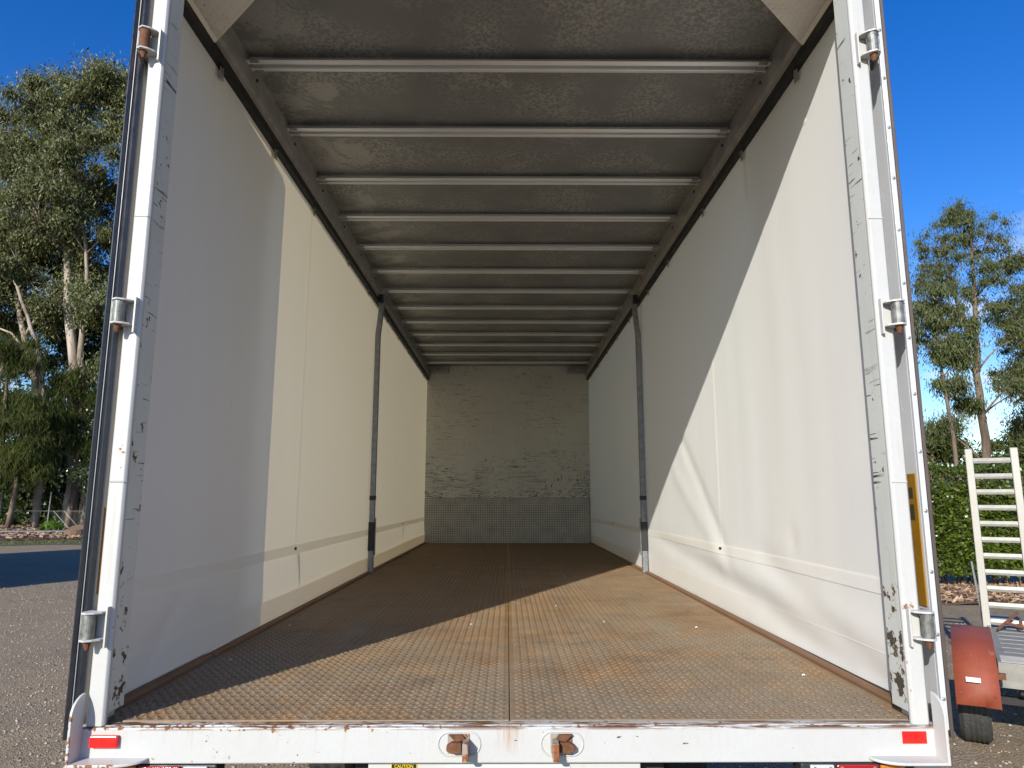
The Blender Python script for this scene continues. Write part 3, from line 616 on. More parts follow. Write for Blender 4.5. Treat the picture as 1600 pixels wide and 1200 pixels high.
for s in (-1, 1):
    rp = [(s * 1.262, 2.80), (s * 1.262, 2.700), (s * 1.248, 2.690), (s * 1.248, 2.640), (s * 1.262, 2.632), (s * 1.262, 2.606), (s * 1.292, 2.606), (s * 1.292, 2.650), (s * 1.33, 2.650), (s * 1.33, 2.80)]
    rail = MB().prism(rp, 0.102, LEN + 0.06, 1).build('roof_rail', 'rail_metal', truck, loc=(0, 0, DZ), bevel=0.002)
    MB().box(min(s * 1.264, s * 1.31), max(s * 1.264, s * 1.31), 0.11, LEN + 0.05, 2.560, 2.604).build('curtain_track', 'black_track', rail)
    MB().box(min(s * 1.293, s * 1.345), max(s * 1.293, s * 1.345), 0.11, LEN + 0.05, 2.585, 2.649).build('outer_pelmet', 'white_paint', rail)
    for y in BY:
        MB().box(min(s * 1.248, s * 1.205), max(s * 1.248, s * 1.205), y - 0.055, y + 0.055, 2.7415, 2.7445 - 0.002).build('bow_bracket', 'rail_metal', rail)
        MB().tube([(s * 1.247, y + 0.06, 2.705), (s * 1.240, y + 0.06, 2.705)], 0.009, 8).build('rail_bolt', 'black_steel', rail)
    disp = cy_disp_left if s < 0 else cy_disp_right
    mat_c = 'curtain_vinyl'
    pt = lambda y, r, off=0.0: (s * (CUR + disp(y, r) - off), y, DZ + r)
    cur = MB().grid(lambda a, b: pt(YF + (YB - YF) * a, 0.014 + 2.566 * b), 300, 110).build('side_curtain', mat_c, truck, smooth=True)
    MB().tube([(s * 1.2855, YF + 0.008, DZ + 0.02), (s * 1.2855, YF + 0.008, DZ + 2.56)], 0.006, 8).build('gap_shade_strip', 'black_steel', cur)  # dark strip standing in for the shaded gap between lining and curtain
    # reinforcing band and its stitching, bottom hem
    MB().grid(lambda a, b: pt(YF + (YB - YF) * a, 0.340 + 0.055 * b, 0.003), 300, 2).build('reinforcing_band', 'sheer_band' if s < 0 else 'curtain_band', cur, smooth=True)
    MB().grid(lambda a, b: (lambda p: (p[0] + s * 0.010, p[1], p[2]))(pt(YF + (YB - YF) * a, 0.012 + 0.130 * b)), 300, 3).build('outer_skirt', 'outer_skirt', cur, smooth=True)
    MB().grid(lambda a, b: pt(YF + (YB - YF) * a, 0.1385 + 0.004 * b, 0.0015), 300, 1).build('hem_seam', 'curtain_band', cur, smooth=True)
    for yv, wd in ((2.10, 0.012), (4.42, 0.010), (6.50, 0.014)):
        MB().grid(lambda a, b: pt(yv + wd * (b - 0.5), 0.395 + (2.54 - 0.395) * a, 0.003), 60, 1).build('seam_strip', 'curtain_band', cur, smooth=True)
    for yv in (2.10, 6.50):
        for dy in (-0.009, 0.009):
            p = pt(yv + dy, 0.372, 0.004)
            MB().tube([(p[0] + s * 0.004, p[1], p[2]), (p[0] - s * 0.004, p[1], p[2])], 0.008, 8).build('eyelet', 'black_steel', cur)
        # strap tail hanging outside
        MB().grid(lambda a, b: (s * (CUR + 0.035), yv + 0.02 * math.sin(a * 6.0) * (1 - a * 0.3) + 0.045 * (b - 0.5) * (0.55 + 0.45 * math.cos(a * 4)) + 0.01, DZ + 0.37 - 0.36 * a), 24, 1).build('webbing_strap', 'black_steel', cur)
    for y in (0.60, 1.33, 2.10, 3.10, 3.9, 4.9, 5.7, 6.5, 7.4, 8.2):
        x = s * 1.281
        hk = MB(); hk.box(min(x, x - s * 0.003), max(x, x - s * 0.003), y - 0.018, y + 0.018, 2.505, 2.560); hk.tube([(x - s * 0.006, y, 2.575), (x - s * 0.006, y, 2.545), (x - s * 0.004, y - 0.008, 2.525)], 0.004, 6)
        h = hk.build('roller_hook', 'galvanised', rail, bevel=0.001)
        if y < 1.5: MB().grid(lambda a, b: pt(y + 0.05 * (b - 0.5), 2.30 + 0.25 * a, 0.0025), 6, 1).build('hook_patch', 'curtain_vinyl', cur, smooth=True)
    # standing post half way along, cranked at its top
    px0 = s * 1.262
    mp = MB().sweep([(px0, 4.35, DZ + 0.004), (px0, 4.35, DZ + 0.62), (px0, 4.35, DZ + 0.63), (px0, 4.35, DZ + 2.24), (px0 - s * 0.010, 4.35, DZ + 2.33), (px0 - s * 0.034, 4.35, DZ + 2.60), (px0 - s * 0.036, 4.35, DZ + 2.64)], 0.023, 0.026).build('middle_post', 'midpost_metal', truck, bevel=0.003)
    MB().box(px0 - 0.027, px0 + 0.027, 4.318, 4.382, DZ + 0.20, DZ + 0.46).build('post_latch', 'black_steel', mp, bevel=0.004)
    MB().box(min(px0 - s * 0.036, px0 - s * 0.028), max(px0 - s * 0.036, px0 - s * 0.028), 4.335, 4.365, DZ + 0.16, DZ + 0.50).build('latch_handle', 'midpost_metal', mp, bevel=0.003)
    MB().box(px0 - 0.026, px0 + 0.026, 4.321, 4.379, DZ + 0.66, DZ + 0.70).build('post_collar', 'black_steel', mp, bevel=0.002)
    MB().box(min(px0 - s * 0.045, px0 + s * 0.02), max(px0 - s * 0.045, px0 + s * 0.02), 4.30, 4.40, DZ + 2.55, DZ + 2.635).build('post_head', 'black_steel', mp, bevel=0.004)

# bulkhead at the front of the load space
bh = MB().box(-1.36, 1.36, LEN + 0.012, LEN + 0.06, DZ, DZ + 2.80).build('bulkhead', 'bulkhead_paint', truck)
zs = [0.694, 1.385, 2.035, 2.79]
for i in range(3):
    MB().box(-1.302, -0.001, LEN, LEN + 0.0115, DZ + zs[i] + 0.001, DZ + zs[i + 1] - 0.001).build('lining_board', 'bulkhead_paint', bh)
    MB().box(0.001, 1.302, LEN, LEN + 0.0115, DZ + zs[i] + 0.001, DZ + zs[i + 1] - 0.001).build('lining_board', 'bulkhead_paint', bh)
for x0, x1 in ((-1.300, -0.002), (0.002, 1.300)):
    MB().box(x0, x1, LEN - 0.006, LEN + 0.0115, DZ + 0.001, DZ + 0.692).build('kick_plate', 'kick_plate', bh)
c = []
pitch = 0.036
for i in range(int(2.56 / pitch)):
    for j in range(int(0.69 / pitch)):
        c.append((-1.27 + i * pitch, 0.016 + j * pitch, 1 if i % 2 else -1))
c = np.array(c); c = c[np.abs(c[:, 0]) > 0.01]; a = c[:, 2] * rad(45); n = len(c); ca, sa = np.cos(a)[:, None], np.sin(a)[:, None]
ll = np.array([(-0.024, 0, 0), (0, -0.0085, 0), (0.024, 0, 0), (0, 0.0085, 0), (0, 0, -0.004)])
V = np.stack([c[:, :1] + ll[:, 0] * ca - ll[:, 1] * sa, np.broadcast_to(LEN - 0.0062 + ll[:, 2], (n, 5)), DZ + c[:, 1:2] + ll[:, 0] * sa + ll[:, 1] * ca], -1)
tri = np.array([(0, 1, 4), (1, 2, 4), (2, 3, 4), (3, 0, 4)])
tag(bulk('kick_plate_lugs', V.reshape(-1, 3), (tri[None] + (np.arange(n) * 5)[:, None, None]).reshape(-1, 3), 'kick_lug', bh), kind='stuff')
for s in (-1, 1):
    x0, x1 = sorted((s * 1.262, s * 0.95))
    MB().prism([(LEN - 0.12, 2.665), (LEN - 0.002, 2.665), (LEN - 0.002, 2.742), (LEN - 0.12, 2.742)], x0, x1, 0).build('corner_bracket', 'rail_metal', truck, loc=(0, 0, DZ), bevel=0.003)
MB().tube([(-1.02, LEN - 0.002, DZ + 2.32), (-1.03, LEN - 0.004, DZ + 2.35)], [0.008, 0.014], 6).build('light_hole_dot', 'sticker_white', bh)  # white dot painted for daylight showing through a small hole

# rear doors, swung right round and folded along the sides
DL = 1.26
for s in (-1, 1):
    door = MB().box(min(s * (0 if s < 0 else 0.014), s * 0.034), max(s * (0 if s < 0 else 0.014), s * 0.034), 0.010, DL, -0.03, 2.60).build('rear_door', 'shaded_door_panel' if s < 0 else 'door_panel', truck, loc=(-1.306 if s < 0 else 1.314, 0.035, DZ), rot=(0, 0, -s * rad(4.2)))
    if s < 0:
        MB().prism([(-0.006, 0.009), (0.002, -0.006), (-0.010, -0.012), (-0.022, -0.004), (-0.026, 0.009)], -0.045, 2.60, 2).build('edge_seal', 'dark_rubber', door, bevel=0.002)
        MB().prism([(-0.027, 0.009), (-0.029, -0.010), (-0.040, -0.016), (-0.044, -0.010), (-0.042, 0.030), (-0.036, 0.030), (-0.036, 0.009)], -0.05, 2.60, 2).build('outer_seal', 'dark_rubber', door, bevel=0.002)
        MB().box(-0.0265, -0.0245, -0.008, 0.008, -0.02, 2.60).build('seal_highlight', 'grey_plastic', door)  # paler strip standing in for the highlight along the rubber seal
        MB().box(-0.0075, 0.004, 0.002, 0.0095, -0.02, 2.60).build('edge_frame', 'grey_plastic', door)
    else:
        MB().box(0.0145, 0.031, -0.004, 0.0095, -0.03, 2.60).build('edge_trim', 'white_trim', door, bevel=0.001)
        MB().prism([(0.0315, 0.0095), (0.0315, -0.008), (0.041, -0.010), (0.044, 0.0), (0.042, 0.03), (0.0345, 0.03), (0.0345, 0.0095)], -0.05, 2.60, 2).build('edge_seal', 'brown_rubber', door, bevel=0.002)
        for k in range(14):
            z = 0.06 + 0.19 * k
            MB().tube([(0.0228, -0.0075, z), (0.0228, -0.006, z), (0.0228, -0.0035, z)], [0.003, 0.0055, 0.006], 8).build('rivet', 'galvanised', door)
    MB().box(*((0.0005, 0.004) if s < 0 else (0.010, 0.0135)), 0.02, 0.46, 0.33 if s > 0 else 0.37, 0.75 if s > 0 else 0.64).build('marker_plate', 'marker_yellow', door)
    if s > 0:
        for (z0, z1) in ((0.67, 0.705), (0.60, 0.65)):
            MB().box(0.0088, 0.0098, 0.04, 0.44, z0, z1).build('marker_lettering', 'marker_text', door)
# grey fitting on the outside of the left door
MB().prism([(-1.388, DZ + 0.66), (-1.397, DZ + 0.675), (-1.398, DZ + 0.760), (-1.391, DZ + 0.782), (-1.345, DZ + 0.784), (-1.345, DZ + 0.66)], 0.10, 0.16, 1).build('door_bumper', 'grey_plastic', truck, bevel=0.006)

# ------------------------------------------------------------------ car trailer with its ladder ramp
TA = rad(32.3)
tr = empty('flat_trailer', (3.346, 3.072, 0), -TA)
tag(tr, 'grey flat trailer with rusty red mudguard parked right of the truck', 'trailer')
ty, rim = wheel_meshes(0.315, 0.195, 9); tm2 = ty.mesh('tyre', 'tyre_rubber', False); rm2 = rim.mesh('rim', 'white_paint')
for x in (0.012, 2.30):
    wheel = link('wheel', rm2, tr, (x, 0.14, 0.312), (0, 0, math.pi if x < 1 else 0)); link('tyre', tm2, wheel)
for x0, x1 in ((-0.085, 0.165), (2.15, 2.40)):
    fd = MB()
    prof = [(-0.40, 0.36), (-0.385, 0.47), (-0.33, 0.585), (-0.22, 0.675), (-0.08, 0.735), (0.14, 0.765), (0.40, 0.765), (0.56, 0.71), (0.63, 0.59), (0.68, 0.47)]
    V = []; F = []
    for (y, z) in prof: V += [(x0, y, z - 0.03), (x0, y, z), (x0 + 0.16, y, z + 0.004), (x0 + 0.165, y, z), (x1, y, z), (x1, y, z - 0.03)]
    for i in range(len(prof) - 1):
        for k in range(5): F.append((i * 6 + k, i * 6 + 6 + k, i * 6 + 7 + k, i * 6 + 1 + k))
    fd.add(V, F); f = fd.build('mudguard', 'fender_red', tr, smooth=True); sm = f.modifiers.new('solid', 'SOLIDIFY'); sm.thickness = 0.004
    for y in (-0.25, -0.05):
        MB().box(x1 + 0.002, x1 + 0.05, y, y + 0.03, 0.52, 0.56).build('guard_bracket', 'rust_bolt', tr)
for (x, y, z) in ((-0.06, -0.388, 0.43), (0.14, -0.388, 0.43), (-0.06, -0.10, 0.716), (0.14, -0.10, 0.716)):
    MB().tube([(x, y - 0.010, z + 0.006), (x, y, z)], 0.009, 6).build('guard_bolt', 'rust_bolt', tr)
MB().box(-0.02, 0.065, -0.402, -0.392, 0.515, 0.545).build('white_sticker', 'sticker_white', tr, rot=(0, 0, 0))
dk = MB().box(0.20, 2.12, -0.02, 2.6, 0.525, 0.575).build('deck', 'trailer_steel', tr, bevel=0.004)
for k in range(11): MB().box(0.24, 2.08, 0.30 + k * 0.2, 0.315 + k * 0.2, 0.5755, 0.580).build('deck_rib', 'trailer_steel', dk)
MB().box(0.205, 2.11, 0.03, 0.28, 0.576, 0.590).build('deck_board', 'cream_board', dk, bevel=0.003)
MB().box(0.18, 0.205, -0.03, 2.6, 0.50, 0.600).build('side_rail', 'aluminium', dk, bevel=0.003)
MB().box(0.18, 2.14, -0.065, -0.032, 0.43, 0.600).build('end_rail', 'trailer_steel', dk, bevel=0.004)
MB().box(0.30, 0.40, 0.0, 2.5, 0.38, 0.52).build('chassis_beam', 'chassis_black', tr)
MB().box(1.9, 2.0, 0.0, 2.5, 0.38, 0.52).build('chassis_beam', 'chassis_black', tr)
MB().box(0.1, 2.2, 0.12, 0.17, 0.28, 0.33).build('axle', 'chassis_black', tr)
# rusty hinge arms at the foot of the ramp
for (a, b) in (((0.25, 1.45, 0.60), (0.42, 1.62, 0.735)), ((0.31, 1.50, 0.66), (0.50, 1.50, 0.61)), ((0.43, 1.55, 0.60), (0.43, 1.55, 0.69))):
    MB().tube([a, b], 0.013, 6).build('ramp_latch', 'rust_bolt', tr)
# the ramp stands up on the deck: a thing of its own
rp_ = empty('loading_ramp', (0, 0, 0.0), 0)
ramp_o = Vector((3.346, 3.072, 0)) + Matrix.Rotation(-TA, 3, 'Z') @ Vector((0.36, 1.70, 0.576))
rp_.location = ramp_o; rp_.rotation_euler = (0, 0, -TA)
tag(rp_, 'white ladder-like loading ramp standing upright on the grey trailer', 'ramp')
for x in (-0.178, 0.178):
    dx = -0.012 if x < 0 else 0.012
    MB().add([(x - 0.030, -0.03, 0), (x + 0.030, -0.03, 0), (x + 0.030, 0.03, 0), (x - 0.030, 0.03, 0),
              (x - 0.030 + dx * 0, 0.02, 1.635), (x + 0.030, 0.02, 1.635), (x + 0.030, 0.07, 1.645), (x - 0.030, 0.07, 1.645)],
             [(0, 3, 2, 1), (4, 5, 6, 7), (0, 1, 5, 4), (1, 2, 6, 5), (2, 3, 7, 6), (3, 0, 4, 7)]).build('side_rail', 'ramp_paint', rp_, bevel=0.006)
rung = MB().prism([(-0.020, -0.024), (0.020, -0.024), (0.022, -0.004), (0.010, 0.024), (-0.010, 0.024), (-0.022, -0.004)], -0.147, 0.147, 0).mesh('rung', 'aluminium')
for k in range(11): link('rung', rung, rp_, (0, 0.012 + 0.0045 * k, 0.055 + 0.147 * k))
MB().tube([(-0.20, 0.04, 0.0), (-0.245, 0.10, 0.58)], 0.010, 6).build('prop_leg', 'galvanised', rp_)

# ------------------------------------------------------------------ plants
def leaves(cent, R, n, length, width, droop=0.5, spread=None, flat=1.0):
    """n leaf quads in each ball: array of centres (m,3), radii (m,)"""
    m = len(cent); N = m * n
    u = RNG.normal(0, 1, (N, 3)); u /= np.linalg.norm(u, axis=1)[:, None]
    rr = np.minimum(np.abs(RNG.normal(0, 0.62, N)), 1.7)
    sc = np.repeat(np.asarray(R), n)[:, None] * np.array([1, 1, flat])
    p = np.repeat(np.asarray(cent), n, 0) + u * rr[:, None] * sc
    d = RNG.normal(0, 1, (N, 3)); d /= np.linalg.norm(d, axis=1)[:, None]
    d = d * (1 - droop) + np.array([0, 0, -1.0]) * droop; d /= np.linalg.norm(d, axis=1)[:, None]
    w = np.cross(d, RNG.normal(0, 1, (N, 3))); w /= np.linalg.norm(w, axis=1)[:, None]
    L = (length * RNG.uniform(0.4, 1.5, N))[:, None]; W = (width * RNG.uniform(0.7, 1.3, N))[:, None]
    V = np.stack([p, p + d * L * 0.5 + w * W * 0.5, p + d * L, p + d * L * 0.5 - w * W * 0.5], 1)
    return V.reshape(-1, 3), np.arange(N * 4).reshape(-1, 4)
def limb(mb, a, b, r0, r1, sag=0.0, n=5, seg=7, jit=0.12):
    a = Vector(a); b = Vector(b); L = (b - a).length; pts = []; rs = []
    o = Vector((random.uniform(-1, 1), random.uniform(-1, 1), random.uniform(-1, 1))) * L * jit
    for i in range(n + 1):
        t = i / n; p = a.lerp(b, t) + o * math.sin(math.pi * t) + Vector((0, 0, sag * L * math.sin(math.pi * t)))
        pts.append(p); rs.append(r0 + (r1 - r0) * t)
    mb.tube(pts, rs, seg); return pts
def tree(name, label, loc, trunks, clumps, leaf, bark, n=700, length=0.22, width=0.06, droop=0.5, group=None, r_limb=0.07, flat=0.8, cat='tree'):
    root = empty(name, loc); tag(root, label, cat, group)
    mb = MB(); nodes = []
    for poly in trunks:
        pts = []
        for i in range(len(poly) - 1):
            a, b = poly[i], poly[i + 1]
            for k in range(4):
                t = k / 4; pts.append(tuple(a[q] + (b[q] - a[q]) * t for q in range(4)))
        pts.append(poly[-1])
        pts = [(p[0] + random.uniform(-1, 1) * p[3] * 0.35, p[1] + random.uniform(-1, 1) * p[3] * 0.35, p[2], p[3]) for p in pts]
        mb.tube([p[:3] for p in pts], [p[3] for p in pts], 9); nodes += pts
    ends = []
    for (x, y, z, R) in MASS[-1]:
        z2 = z - R * 0.35
        best = min(nodes, key=lambda p: (p[0] - x) ** 2 + (p[1] - y) ** 2 + 0.9 * (p[2] - z2 + 0.8 * math.hypot(p[0] - x, p[1] - y)) ** 2)
        pts = limb(mb, best[:3], (x, y, z2), min(r_limb, best[3] * 0.75), r_limb * 0.4, 0.08, 6, 7, 0.10)
        ends += [(p.x, p.y, p.z, r_limb * 0.5) for p in pts[2:]]
    nodes += ends
    for (x, y, z, R) in clumps:
        best = min(nodes, key=lambda p: (p[0] - x) ** 2 + (p[1] - y) ** 2 + 0.7 * (p[2] - z + 0.9 * math.hypot(p[0] - x, p[1] - y)) ** 2)
        limb(mb, best[:3], (x, y, z), min(r_limb * 0.45, best[3] * 0.7), r_limb * 0.15, 0.06, 4, 5)
        for k in range(3):
            limb(mb, (x, y, z), (x + random.uniform(-1, 1) * R, y + random.uniform(-1, 1) * R, z + random.uniform(-0.5, 0.8) * R), r_limb * 0.2, r_limb * 0.07, 0.05, 3, 4)
    mb.build('trunk', bark, root, smooth=True)
    c = np.array(clumps); V, Q = leaves(c[:, :3], c[:, 3], n, length, width, droop, flat=flat)
    bulk('crown', V, Q, leaf, root); return root
MASS = []
def sub_clumps(big, k, rs):
    MASS.append(list(big))
    return _sub(big, k, rs)
def _sub(big, k, rs):
    """break each large mass (x,y,z,R) into k uneven small clumps near its shell"""
    out = []
    for (x, y, z, R) in big:
        for _ in range(k):
            u = Vector((random.gauss(0, 1), random.gauss(0, 1), random.gauss(0, 1))).normalized() * R * random.uniform(0.35, 1.0)
            out.append((x + u.x, y + u.y, z + u.z * 0.85, random.uniform(*rs)))
    return out

# tall gum with several pale trunks at the left
random.seed(21)
big = [(-2.5, 0, 25.5, 3.2), (1.8, 0.5, 26.6, 3.0), (4.8, 1, 25.2, 3.0), (-4.8, 1, 22.5, 3.0), (-0.5, -1, 22.3, 3.2), (3.5, -1, 22.0, 3.0), (6.5, 1, 21, 3.0),
       (-6.0, 1, 18.5, 2.6), (-2.2, -2, 18.8, 2.6), (2.8, 0, 17.6, 2.5), (6.5, 0, 16.5, 2.6), (-5.5, 0, 14.8, 2.2), (1.8, -1.5, 12.8, 2.0), (4.6, -1, 12.0, 2.2), (-2.6, 0.5, 13.5, 1.8), (7.5, 1, 11, 2.4), (3.4, -1, 8.8, 1.8), (5.5, -1, 7.0, 1.8), (-1.0, 1.5, 16.5, 2.4), (0.8, 1.0, 20.2, 2.6), (-3.8, 0.5, 27.0, 2.0), (-0.4, 0, 28.0, 1.8), (3.2, 0.5, 28.2, 1.9), (5.6, 0.5, 27.2, 1.8), (4.4, 1.5, 19.0, 2.4), (4.6, 1, 15.0, 2.0), (-4.0, 1.5, 20.5, 2.2), (6.6, 0.5, 24.0, 2.0)]
tree('gum_tree', 'tall spreading gum tree with several pale trunks, beyond the fence at left', (-25.5, 39, 0.1),
     [[(0.3, 0, 0, 0.42), (0.0, 0, 6, 0.34), (-1.2, 0, 13, 0.25), (-2.5, 0, 21, 0.12), (-3.0, 0, 25, 0.05)],
      [(0.9, 0.2, 0, 0.40), (1.2, 0, 7, 0.32), (1.4, 0, 14, 0.24), (1.9, 0, 22, 0.11), (2.2, 0, 26, 0.04)],
      [(1.4, 0, 0, 0.38), (2.2, 0.3, 7, 0.28), (4.2, 0.5, 14, 0.2), (6.2, 0.5, 21, 0.08)],
      [(-1.0, -0.5, 3, 0.24), (-2.6, -0.5, 9, 0.2), (-4.4, 0, 13.5, 0.15), (-5.6, 0.5, 19, 0.07)],
      [(1.1, -0.4, 5, 0.2), (0.2, -0.8, 10, 0.16), (0.3, -1.0, 15, 0.11), (-0.6, -1, 20, 0.05)], [(1.5, -0.2, 8, 0.18), (3.0, -0.8, 12.5, 0.13), (3.6, -0.8, 17, 0.08), (3.4, -1, 21, 0.04)]],
     sub_clumps(big, 20, (0.65, 1.3)), 'gum_leaf', 'pale_bark', 640, 0.27, 0.08, 0.55, 'trees beyond the fence', 0.10)
big = [(0, 0, 25.8, 3.0), (-3, 0, 22, 3), (2.4, 0, 22.6, 2.6), (0, -1, 18.5, 2.8), (3.0, 0, 17.5, 2.4), (-3, 0, 16, 2.6), (2, -1, 13, 2.2)]
tree('gum_tree', 'gum tree at the left edge of the photo behind the tallest gum', (-33.5, 41, 0.1),
     [[(0, 0, 0, 0.4), (0.4, 0, 8, 0.3), (-0.3, 0, 17, 0.18), (0, 0, 25, 0.05)], [(0.6, 0, 4, 0.25), (2.0, 0, 12, 0.17), (2.8, 0, 20, 0.06)]],
     sub_clumps(big, 20, (0.8, 1.4)), 'gum_leaf', 'pale_bark', 640, 0.26, 0.08, 0.55, 'trees beyond the fence', 0.10)
# bare pale limb tree at the left
tree('gum_tree', 'thin bare-limbed pale gum leaning below the big crown at the left edge', (-26.3, 37.4, 0.1),
     [[(0, 0, 0, 0.2), (0.1, 0, 6, 0.16), (-1.0, 0, 10.5, 0.12), (-2.6, 0, 14.0, 0.08)], [(-0.6, 0, 9, 0.09), (-2.6, 0, 11.2, 0.06), (-4.2, 0, 11.8, 0.04)]],
     sub_clumps([(-3.2, 0.5, 15.2, 1.2), (-4.6, 0, 12.6, 1.0)], 6, (0.5, 0.8)), 'gum_leaf', 'pale_bark', 380, 0.24, 0.07, 0.55, 'trees beyond the fence', 0.05)
# she-oaks with drooping needles
random.seed(5)
def sheoak(loc, label, big, k):
    tree('sheoak_tree', label, loc, [[(0, 0, 0, 0.2), (0.2, 0, 4, 0.15), (0, 0, 9, 0.06)], [(0.8, 0.3, 0, 0.15), (1.3, 0, 4, 0.10), (1.8, 0, 7, 0.05)]],
         sub_clumps(big, k, (0.55, 1.05)), 'sheoak_leaf', 'brown_bark', 700, 0.45, 0.032, 0.60, 'trees beyond the fence', 0.05, flat=0.9)
sheoak((-27.4, 35.4, 0.1), 'olive-green she-oak with drooping needles at the left edge, nearest the mulch bed', [(0, 0, 9.5, 1.8), (-1.4, 0, 7, 1.8), (1.4, -0.5, 6.2, 1.6), (0.2, -0.8, 3.8, 1.5), (-1.6, -0.6, 3.4, 1.5), (2.2, -0.3, 3.9, 1.2)], 12)
sheoak((-24.6, 37.6, 0.1), 'darker she-oak with drooping needles between the pale gum trunks', [(0, 0, 8.2, 1.5), (-1.2, 0, 6.0, 1.6), (1.0, 0, 4.6, 1.4)], 10)
# glossy shrub by the door edge
tree('broadleaf_shrub', 'glossy dark green shrub climbing by the fence beside the truck door', (-21.9, 36.9, 0.1), [[(0, 0, 0, 0.1), (0.1, 0, 3, 0.07), (0, 0, 5.5, 0.03)]],
     sub_clumps([(0.3, 0, 6.6, 1.5), (-0.7, 0, 4.9, 1.4), (0.9, 0, 4.4, 1.6), (-0.3, -0.4, 2.9, 1.4), (1.5, -0.2, 2.4, 1.4), (0.4, -0.5, 1.2, 1.1)], 9, (0.5, 0.85)), 'shrub_leaf', 'brown_bark', 420, 0.15, 0.085, 0.4, None, 0.04, cat='shrub')
# dense undergrowth further back
random.seed(9)
for i, (x, y, hh, lab) in enumerate(((-37, 45, 16, 'dark dense bush tree far back behind the left gums'), (-30.5, 46, 17, 'dark dense bush tree behind the pale limbs'), (-24, 47, 17, 'dark dense bush tree behind the pale gum trunks'), (-18.5, 46, 16, 'dark dense bush tree hidden mostly behind the left door'), (-43.5, 47, 12, 'dark dense bush tree past the left edge'), (-34, 50, 8, 'low dark bush tree in the gap below the left gum'), (-29.3, 41.5, 5.5, 'lowest dark bush filling the gap between the she-oak trunks'))):
    tree('bush_tree', lab, (x, y, 0), [[(0, 0, 0, 0.25), (0.3, 0, hh * 0.5, 0.18), (0, 0, hh * 0.9, 0.06)]],
         sub_clumps([(random.uniform(-2.2, 2.2), random.uniform(-1.5, 1), hh * f, hh * 0.24) for f in (0.15, 0.3, 0.45, 0.6, 0.75, 0.9)], 10, (0.9, 1.5)), 'shrub_leaf', 'brown_bark', 420, 0.34, 0.16, 0.45, 'dark bush trees behind the gums', 0.07)

# right: young gum, slim sapling, far bush trees
random.seed(33)
big = [(0.1, 0, 13.0, 0.8), (0.9, 0, 12.1, 1.1), (-0.8, 0, 11.8, 1.0), (0.1, 0, 11.0, 1.3), (-1.5, 0, 10.3, 0.9), (1.6, 0, 10.8, 0.8), (1.2, 0, 9.6, 1.2), (-0.9, 0, 9.2, 1.1), (-2.0, 0, 8.4, 0.9), (1.9, 0, 8.2, 0.8), (2.4, 0, 6.9, 0.8), (1.4, 0, 6.0, 0.7), (-1.6, 0, 4.6, 0.8), (-0.5, 0, 5.4, 0.5), (-0.9, 0, 7.3, 0.6)]
tree('young_gum_tree', 'slender young gum with open crown standing alone behind the hedge at right', (18.05, 24, 0),
     [[(0, 0, 0, 0.19), (0.05, 0, 4, 0.15), (0.05, 0, 7.4, 0.11), (-0.5, 0, 9.6, 0.07), (-0.7, 0, 11.6, 0.03)], [(0.05, 0, 6.6, 0.12), (0.3, 0, 9.5, 0.08), (0.45, 0, 13.2, 0.02)]],
     sub_clumps(big, 17, (0.28, 0.60)), 'young_gum_leaf', 'brown_bark', 165, 0.16, 0.034, 0.6, None, 0.04)
tree('young_gum_tree', 'thin gum sapling close beside the right door edge', (16.35, 23.4, 0),
     [[(0.25, 0, 0, 0.09), (0.15, 0, 4, 0.07), (-0.05, 0, 7, 0.05), (0, 0, 9.6, 0.02)]],
     sub_clumps([(0, 0, 9.4, 0.8), (-0.5, 0, 8.6, 0.9), (0.6, 0, 8.3, 0.8), (-0.3, 0, 7.4, 0.8), (0.7, 0, 7.2, 0.6), (0.3, 0, 6.0, 0.6)], 16, (0.3, 0.6)), 'young_gum_leaf', 'brown_bark', 150, 0.16, 0.042, 0.65, None, 0.03)
tree('young_gum_tree', 'leafy gum partly cut off by the right edge of the photo', (21.9, 25.5, 0),
     [[(0, 0, 0, 0.2), (0, 0, 5, 0.14), (-0.2, 0, 10, 0.04)]],
     sub_clumps([(0, 0, 10.2, 1.0), (-0.9, 0, 9.3, 1.0), (0.8, 0, 8.6, 1.1), (-0.7, 0, 8.0, 0.9), (-1.2, 0, 6.8, 0.8), (0.4, 0, 6.4, 1.0), (-0.8, 0, 5.0, 0.9)], 18, (0.3, 0.65)), 'young_gum_leaf', 'brown_bark', 200, 0.15, 0.042, 0.6, None, 0.04)
random.seed(12)
for i, (x, y, hh, lab) in enumerate(((27.5, 43, 6.6, 'low olive bush tree in the far tree line, nearest the right door edge'), (30.5, 45, 6.0, 'low olive bush tree in the far tree line behind the gum sapling'), (33.5, 44, 6.8, 'low olive bush tree in the far tree line right of the gum trunk'), (37.5, 46, 8.0, 'tallest olive bush tree in the far tree line at the right edge'), (23.5, 45, 6.4, 'low olive bush tree in the far tree line mostly behind the truck'), (41.5, 47, 7.6, 'olive bush tree in the far tree line past the right edge'))):
    tree('bush_tree', lab, (x, y, 0), [[(0, 0, 0, 0.2), (0.2, 0, hh * 0.5, 0.14), (0, 0, hh * 0.9, 0.05)]],
         sub_clumps([(random.uniform(-1.9, 1.9), random.uniform(-1, 1), hh * f, hh * 0.22) for f in (0.18, 0.32, 0.5, 0.65, 0.84)], 9, (0.6, 1.0)), 'bush_leaf', 'brown_bark', 420, 0.34, 0.11, 0.45, 'olive bush trees in the far tree line', 0.06)

